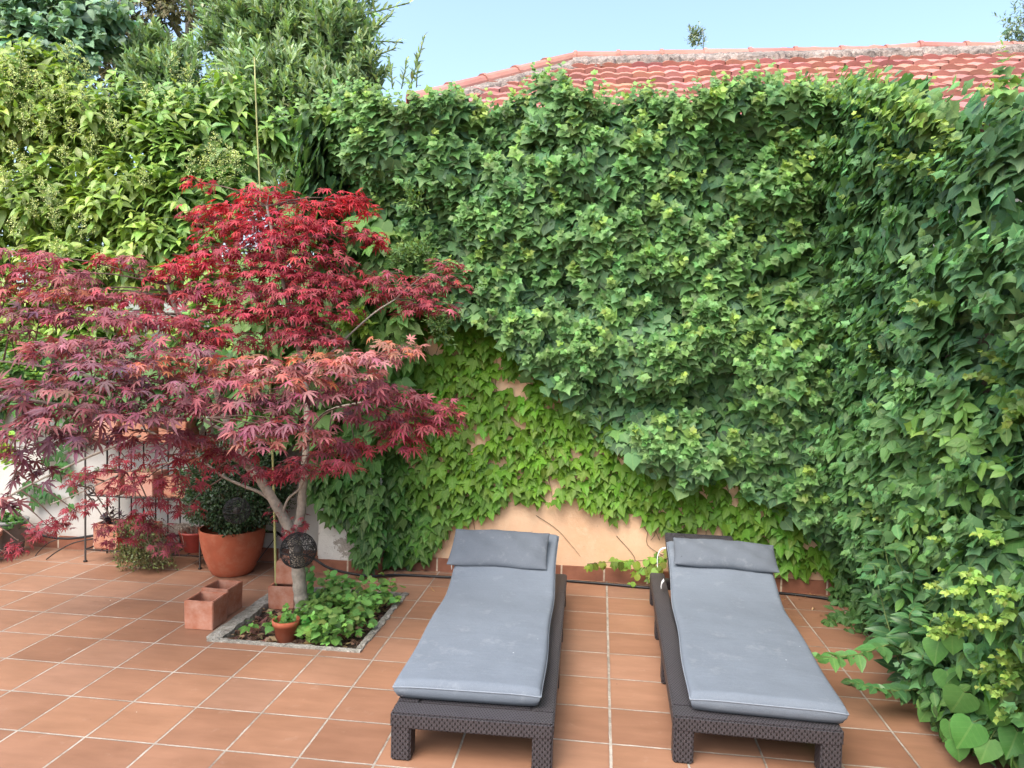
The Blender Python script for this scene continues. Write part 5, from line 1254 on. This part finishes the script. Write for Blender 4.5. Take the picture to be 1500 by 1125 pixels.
t_.build('drip_line', M_BLACK, hose); t_ = Tubes(); t_.add(smooth_path([ony(88, 789, 2.44), ony(70, 796, 2.4), ony(55, 810, 2.3), ony(47, 822, 2.25)], 6), .0035, 6); t_.build('drip_line', M_BLACK, hose)

# ------------------------------------------------------------------ sun loungers
def uv_box(me):
    ul = me.uv_layers.new(name='UVMap')
    for p in me.polygons:
        n = p.normal; ax = max(range(3), key=lambda i: abs(n[i]))
        for li in p.loop_indices:
            c = me.vertices[me.loops[li].vertex_index].co
            ul.data[li].uv = ((c.y, c.z) if ax == 0 else (c.x, c.z) if ax == 1 else (c.x, c.y))
def wicker(name, boxes, parent, bev=.007, rot=None):
    bm = bmesh.new()
    for b in boxes:
        b2 = bmesh.new(); bm_box(b2, *b); bmesh.ops.bevel(b2, geom=b2.edges[:], offset=bev, segments=2, affect='EDGES')
        m_ = bpy.data.meshes.new('tmp'); b2.to_mesh(m_); b2.free(); bm.from_mesh(m_); bpy.data.meshes.remove(m_)
    me = bpy.data.meshes.new(name); bm.normal_update(); bm.to_mesh(me); bm.free(); uv_box(me)
    me.materials.append(M_WICKER); me.materials.append(M_WICKTOP)
    for p in me.polygons: p.material_index = 1 if p.normal.z > .7 else 0
    if rot: me.transform(rot)
    o = bpy.data.objects.new(name, me); COL.objects.link(o); o.parent = parent; return o

HZ, LW, LL, HY = .195, .65, 1.95, 1.30           # frame height, width, length, hinge
def cushion(name, parent, path, wid, thick, mat, x0, seed, round_n=7, corner=.05, nu=26, wrinkle=.0013, sag=.0):
    """a stuffed pad following a path of (y, z) points; the path is its under side"""
    r = np.random.default_rng(seed); q = smooth_path([(0, a, b) for a, b in path], 10); q = q[:, 1:]
    seg = np.r_[0, np.cumsum(np.linalg.norm(np.diff(q, axis=0), axis=1))]; Lt = seg[-1]; nl = max(16, int(Lt / .022))
    s = np.linspace(0, Lt, nl + 1); y = np.interp(s, seg, q[:, 0]); z = np.interp(s, seg, q[:, 1])
    ty, tz = np.gradient(y), np.gradient(z); l = np.hypot(ty, tz); ny, nz = -tz / l, ty / l
    V, idx = [], {}
    ph = r.uniform(0, 6, 6)
    # cells run from edge to edge; the outline is pulled in near the corners, the rim is rounded
    us = np.sin(np.linspace(-1, 1, nu + 1) * math.pi / 2)
    sl = Lt * (.5 + .5 * np.sin(np.linspace(-1, 1, nl + 1) * math.pi / 2) * .12 + .5 * .88 * np.linspace(-1, 1, nl + 1))
    def rim(d, R=.018): return math.sqrt(max(0.0, 1 - (1 - min(1, d / R)) ** 2))
    for side in (1, 0):
        for i in range(nl + 1):
            yy, zz = np.interp(sl[i], s, y), np.interp(sl[i], s, z); a, b = np.interp(sl[i], s, ny), np.interp(sl[i], s, nz)
            for j in range(nu + 1):
                d = min((1 - abs(us[j])) * wid / 2, sl[i], Lt - sl[i])
                k = rim(d)
                w = wrinkle * (math.sin(us[j] * 9 + sl[i] * 14 + ph[0]) * .5 + math.sin(sl[i] * 31 + us[j] * 3 + ph[1]) * .5 + math.sin(us[j] * 17 - sl[i] * 6 + ph[2]) * .4)
                dome = .006 * (1 - us[j] ** 2)
                # stuffing is thinner in the corners
                cn = max(0, abs(us[j]) - .55) / .45; en = max(0, 1 - min(sl[i], Lt - sl[i]) / .12)
                tt = thick * (1 - corner * 5 * cn * cn * en * en)
                h = thick - (thick - tt) * .4
                hgt = (h * (.74 + .26 * k) + (dome + w) * k) if side else (h * .30 * (1 - k) + (thick - tt) * .6 * (1 - .5 * k) + .001)
                inset = 0.006 * (0 if side else 1)
                xx = x0 + us[j] * (wid / 2 - inset) + .004 * math.sin(sl[i] * 8 + ph[3])
                V.append((xx, yy + a * hgt, zz + b * hgt)); idx[side, i, j] = len(V) - 1
    Fc = []
    for i in range(nl):
        for j in range(nu):
            Fc.append((idx[1, i, j], idx[1, i, j + 1], idx[1, i + 1, j + 1], idx[1, i + 1, j]))
            Fc.append((idx[0, i, j], idx[0, i + 1, j], idx[0, i + 1, j + 1], idx[0, i, j + 1]))
    for i in range(nl):
        Fc.append((idx[1, i, 0], idx[1, i + 1, 0], idx[0, i + 1, 0], idx[0, i, 0])); Fc.append((idx[1, i, nu], idx[0, i, nu], idx[0, i + 1, nu], idx[1, i + 1, nu]))
    for j in range(nu):
        Fc.append((idx[1, 0, j], idx[0, 0, j], idx[0, 0, j + 1], idx[1, 0, j + 1])); Fc.append((idx[1, nl, j], idx[1, nl, j + 1], idx[0, nl, j + 1], idx[0, nl, j]))
    me = bpy.data.meshes.new(name); me.from_pydata(V, [], Fc); me.materials.append(mat)
    me.polygons.foreach_set('use_smooth', [True] * len(me.polygons))
    o = bpy.data.objects.new(name, me); COL.objects.link(o); o.parent = parent
    # welted seam round the upper edge
    loop = [idx[1, 0, j] for j in range(nu + 1)] + [idx[1, i, nu] for i in range(1, nl + 1)] + [idx[1, nl, j] for j in range(nu - 1, -1, -1)] + [idx[1, i, 0] for i in range(nl - 1, -1, -1)]
    tt = Tubes(); tt.add([V[i] for i in loop], .0032, 5)
    me2 = bpy.data.meshes.new('seam'); me2.from_pydata(np.concatenate(tt.V).tolist(), [], tt.F); me2.materials.append(M_SEAM); me2.polygons.foreach_set('use_smooth', [True] * len(me2.polygons))
    o2 = bpy.data.objects.new('seam', me2); COL.objects.link(o2); o2.parent = o
    return o

def pillow_obj(parent, c, wid, hgt, thick, tilt, seed, rz=0.0):
    r = np.random.default_rng(seed); nu, nv = 34, 22; V, idx = [], {}; ph = r.uniform(0, 6, 4)
    ct, stt = math.cos(tilt), math.sin(tilt)
    for side in (1, -1):
        for i in range(nv + 1):
            b = math.sin((i / nv * 2 - 1) * math.pi / 2)
            for j in range(nu + 1):
                a = math.sin((j / nu * 2 - 1) * math.pi / 2)
                e = (max(0, 1 - abs(a) ** 3.2) * max(0, 1 - abs(b) ** 2.6)) ** .5
                pinch = 1 - .05 * (1 - abs(a) ** 2) * abs(b) ** 2; pinx = 1 - .02 * (1 - b * b) * abs(a) ** 2
                w = .0045 * e * (math.sin(a * 8 + b * 5 + ph[0]) + .6 * math.sin(a * 17 - b * 3 + ph[1]))
                lx = a * wid / 2 * pinx; lv = b * hgt / 2 * pinch + .005 * math.sin(a * 5 + ph[2]); h = side * thick / 2 * e + w
                cz_, sz_ = math.cos(rz), math.sin(rz); lx, lv = lx * cz_ - lv * sz_, lx * sz_ + lv * cz_
                V.append((c[0] + lx, c[1] + lv * ct - h * stt, c[2] + lv * stt + h * ct)); idx[side, i, j] = len(V) - 1
    Fc = []
    for i in range(nv):
        for j in range(nu):
            Fc.append((idx[1, i, j], idx[1, i, j + 1], idx[1, i + 1, j + 1], idx[1, i + 1, j])); Fc.append((idx[-1, i, j], idx[-1, i + 1, j], idx[-1, i + 1, j + 1], idx[-1, i, j + 1]))
    me = bpy.data.meshes.new('pillow'); me.from_pydata(V, [], Fc); me.materials.append(M_PILLOW)
    bm = bmesh.new(); bm.from_mesh(me); bmesh.ops.remove_doubles(bm, verts=bm.verts, dist=.0004); bm.to_mesh(me); bm.free()
    me.polygons.foreach_set('use_smooth', [True] * len(me.polygons))
    o = bpy.data.objects.new('pillow', me); COL.objects.link(o); o.parent = parent; return o

def lounger(loc, rz, label, mx, mfront, mtop, mat_w, pil, seed, straps, mrot=0.0, ang=20.0, bl=.70):
    t = empty('sun_lounger', loc, label, 'sun lounger', 'grey cushioned sun loungers', rz)
    w = LW; rail = .095
    for x0, x1 in ((0, .085), (w - .085, w)):
        for (y0, y1) in ((0, .09), (.70, .80), (1.27, 1.37), (1.85, 1.94)):
            wicker('leg', [(x0 + .002, x1 - .002, y0 + .002, y1, 0, HZ - .05)], t)
    wicker('frame', [(0, rail, .094, LL, HZ - .068, HZ - .0006), (w - rail, w, .094, LL, HZ - .068, HZ - .0006), (-.001, w + .001, 0, .10, HZ - .064, HZ), (rail + .001, w - rail - .001, LL - .07, LL - .001, HZ - .09, HZ - .03)], t)
    wicker('seat_panel', [(rail - .002, w - rail + .002, .098, HY - .01, HZ - .045, HZ - .003)], t)
    a = math.radians(ang); rot = Matrix.Translation((0, HY, HZ - .012)) @ Matrix.Rotation(a, 4, 'X')
    wicker('backrest', [(rail + .006, w - rail - .006, 0, bl, -.02, .014)], t, rot=rot)
    yb, zb = HY + .45 * math.cos(a), HZ - .02 + .45 * math.sin(a)
    for x in (rail + .03, w - rail - .03):
        bs = Tubes(); bs.add([(x, yb, zb), (x, yb + .12, HZ - .05)], .008, 6)
        me = bpy.data.meshes.new('backrest_prop'); me.from_pydata(np.concatenate(bs.V).tolist(), [], bs.F); me.materials.append(M_BLACK); o = bpy.data.objects.new('backrest_prop', me); COL.objects.link(o); o.parent = t
    ca_, sa_ = math.cos(a), math.sin(a); z0 = HZ + .004
    path = [(mfront, z0), (.5, z0), (.9, z0), (HY - .12, z0 + .002), (HY + .06, z0 + .03)] + [(HY + d * ca_, HZ - .012 + .022 + d * sa_ + .002) for d in (.25, .5, mtop)]
    m = cushion('mattress', t, path, mat_w, .078, M_FABRIC, 0, seed)
    m.location = (mx, 0, 0); m.rotation_euler = (0, 0, mrot)
    d = pil[1]; n_off = .076 + .022 + pil[4] * .42
    px = pil[0]; c = (px, HY + d * ca_ - n_off * sa_, HZ - .012 + d * sa_ + n_off * ca_)
    pl = pillow_obj(t, c, pil[2], pil[3], pil[4], a + math.radians(pil[5]), seed + 5, pil[6])
    for pts, wd in straps:
        q = smooth_path(pts, 6); V, Fc = [], []
        for k, pp in enumerate(q):
            V += [tuple(pp + np.array([0, -wd / 2, 0])), tuple(pp + np.array([0, wd / 2, 0])), tuple(pp + np.array([.002, wd / 2, .002])), tuple(pp + np.array([.002, -wd / 2, .002]))]
        for k in range(len(q) - 1):
            for j in range(4): Fc.append((k * 4 + j, k * 4 + (j + 1) % 4, k * 4 + 4 + (j + 1) % 4, k * 4 + 4 + j))
        me = bpy.data.meshes.new('strap'); me.from_pydata(V, [], Fc); me.materials.append(M_WEB); o = bpy.data.objects.new('strap', me); COL.objects.link(o); o.parent = pl
    return t

lounger((1.602, .04, 0), math.radians(1.2), 'grey cushioned sun lounger with the mattress reaching the top, nearer the maple', .292, .10, .66, .61,
        (.235, .385, .605, .33, .10, 9, 0), 41, [([(-.068, 1.68, .36), (-.072, 1.66, .33), (-.064, 1.64, .28)], .02)], math.radians(.3), 17)
lounger((2.725, .205, 0), math.radians(-1.0), 'grey cushioned sun lounger with bare wicker showing above its pillow, nearer the right hedge', .365, .03, .585, .605,
        (.43, .385, .615, .25, .10, 8, -.03), 77, [([(.085, 1.78, .41), (.05, 1.76, .40), (.03, 1.72, .36), (.03, 1.69, .31)], .035), ([(.062, 1.55, .27), (.050, 1.55, .25), (.046, 1.55, .22)], .05)], math.radians(-1.2), 17, .83)

# ------------------------------------------------------------------ fallen leaves on the floor
spots = [(1165, 874), (1180, 876), (1195, 873), (1172, 880), (1208, 878), (1155, 886), (1193, 892), (1199, 903), (1160, 872), (1185, 870), (1150, 880), (1374, 1088), (632, 866)]
pal = [(.42, .27, .16), (.36, .2, .11), (.5, .34, .2), (.3, .17, .1)]
where = ['dry curled leaf on the tiles beside the hose right of the right lounger'] * 11 + ['pale broken leaf on the tiles under the heart-leaved vine', 'tiny dry leaf on the tiles left of the near lounger top']
for k, (a, b) in enumerate(spots):
    c = onz(a, b); L = Leaves(); th = random.uniform(0, 6.28)
    s = .05 if k == 11 else random.uniform(.022, .036)
    L.add('ovate', c + [0, 0, .008], np.array([math.cos(th), math.sin(th), .1]), np.array([random.uniform(-.4, .4), random.uniform(-.4, .4), 1]), s, np.array([pal[k % 4]]))
    if k % 2 == 0: L.add('tiny', c + [.004, 0, .01], np.array([math.sin(th), math.cos(th), .5]), np.array([.4, 0, 1]), s * .8, np.array([pal[(k + 1) % 4]]))
    o = L.build('fallen_leaf', M_SMALL)
    tag(o, where[k], 'leaf', 'dry leaves on the floor by the hose' if k < 11 else None)

# ------------------------------------------------------------------ light
wd = bpy.data.worlds.new('World'); sc.world = wd; wd.use_nodes = True; nt = wd.node_tree; nt.nodes.clear()
SUN_EL, SUN_AZ = math.radians(56), math.radians(205)     # azimuth clockwise from +Y
sk = nt.nodes.new('ShaderNodeTexSky'); sk.sky_type = 'NISHITA'; sk.sun_disc = False; sk.sun_elevation = SUN_EL; sk.sun_rotation = SUN_AZ
sk.air_density = 1.0; sk.dust_density = 4.0; sk.ozone_density = 1.2
bg = nt.nodes.new('ShaderNodeBackground'); bg.inputs[1].default_value = .15
ow = nt.nodes.new('ShaderNodeOutputWorld'); tint = nt.nodes.new('ShaderNodeMix'); tint.data_type = 'RGBA'; tint.blend_type = 'MULTIPLY'; tint.inputs[0].default_value = 1; tint.inputs[7].default_value = (1.10, 1.12, 1.07, 1)
nt.links.new(sk.outputs[0], tint.inputs[6]); nt.links.new(tint.outputs[2], bg.inputs[0]); nt.links.new(bg.outputs[0], ow.inputs[0])
sd = bpy.data.lights.new('sun', 'SUN'); so = bpy.data.objects.new('sun', sd); COL.objects.link(so)
sd.energy = 1.05; sd.angle = math.radians(60); sd.color = (1, .97, .92)
dirv = Vector((math.sin(SUN_AZ) * math.cos(SUN_EL), math.cos(SUN_AZ) * math.cos(SUN_EL), math.sin(SUN_EL)))
so.rotation_euler = dirv.to_track_quat('Z', 'Y').to_euler(); so.location = dirv * 20
sc.view_settings.view_transform = 'Standard'; sc.view_settings.look = 'None'; sc.view_settings.gamma = 1; sc.view_settings.use_curve_mapping = False
sc.view_settings.exposure = 1.5
sc.render.engine = 'CYCLES'
sc.cycles.max_bounces = 6; sc.cycles.diffuse_bounces = 3; sc.cycles.glossy_bounces = 2; sc.cycles.transmission_bounces = 3; sc.cycles.transparent_max_bounces = 4
sc.cycles.use_denoising = True
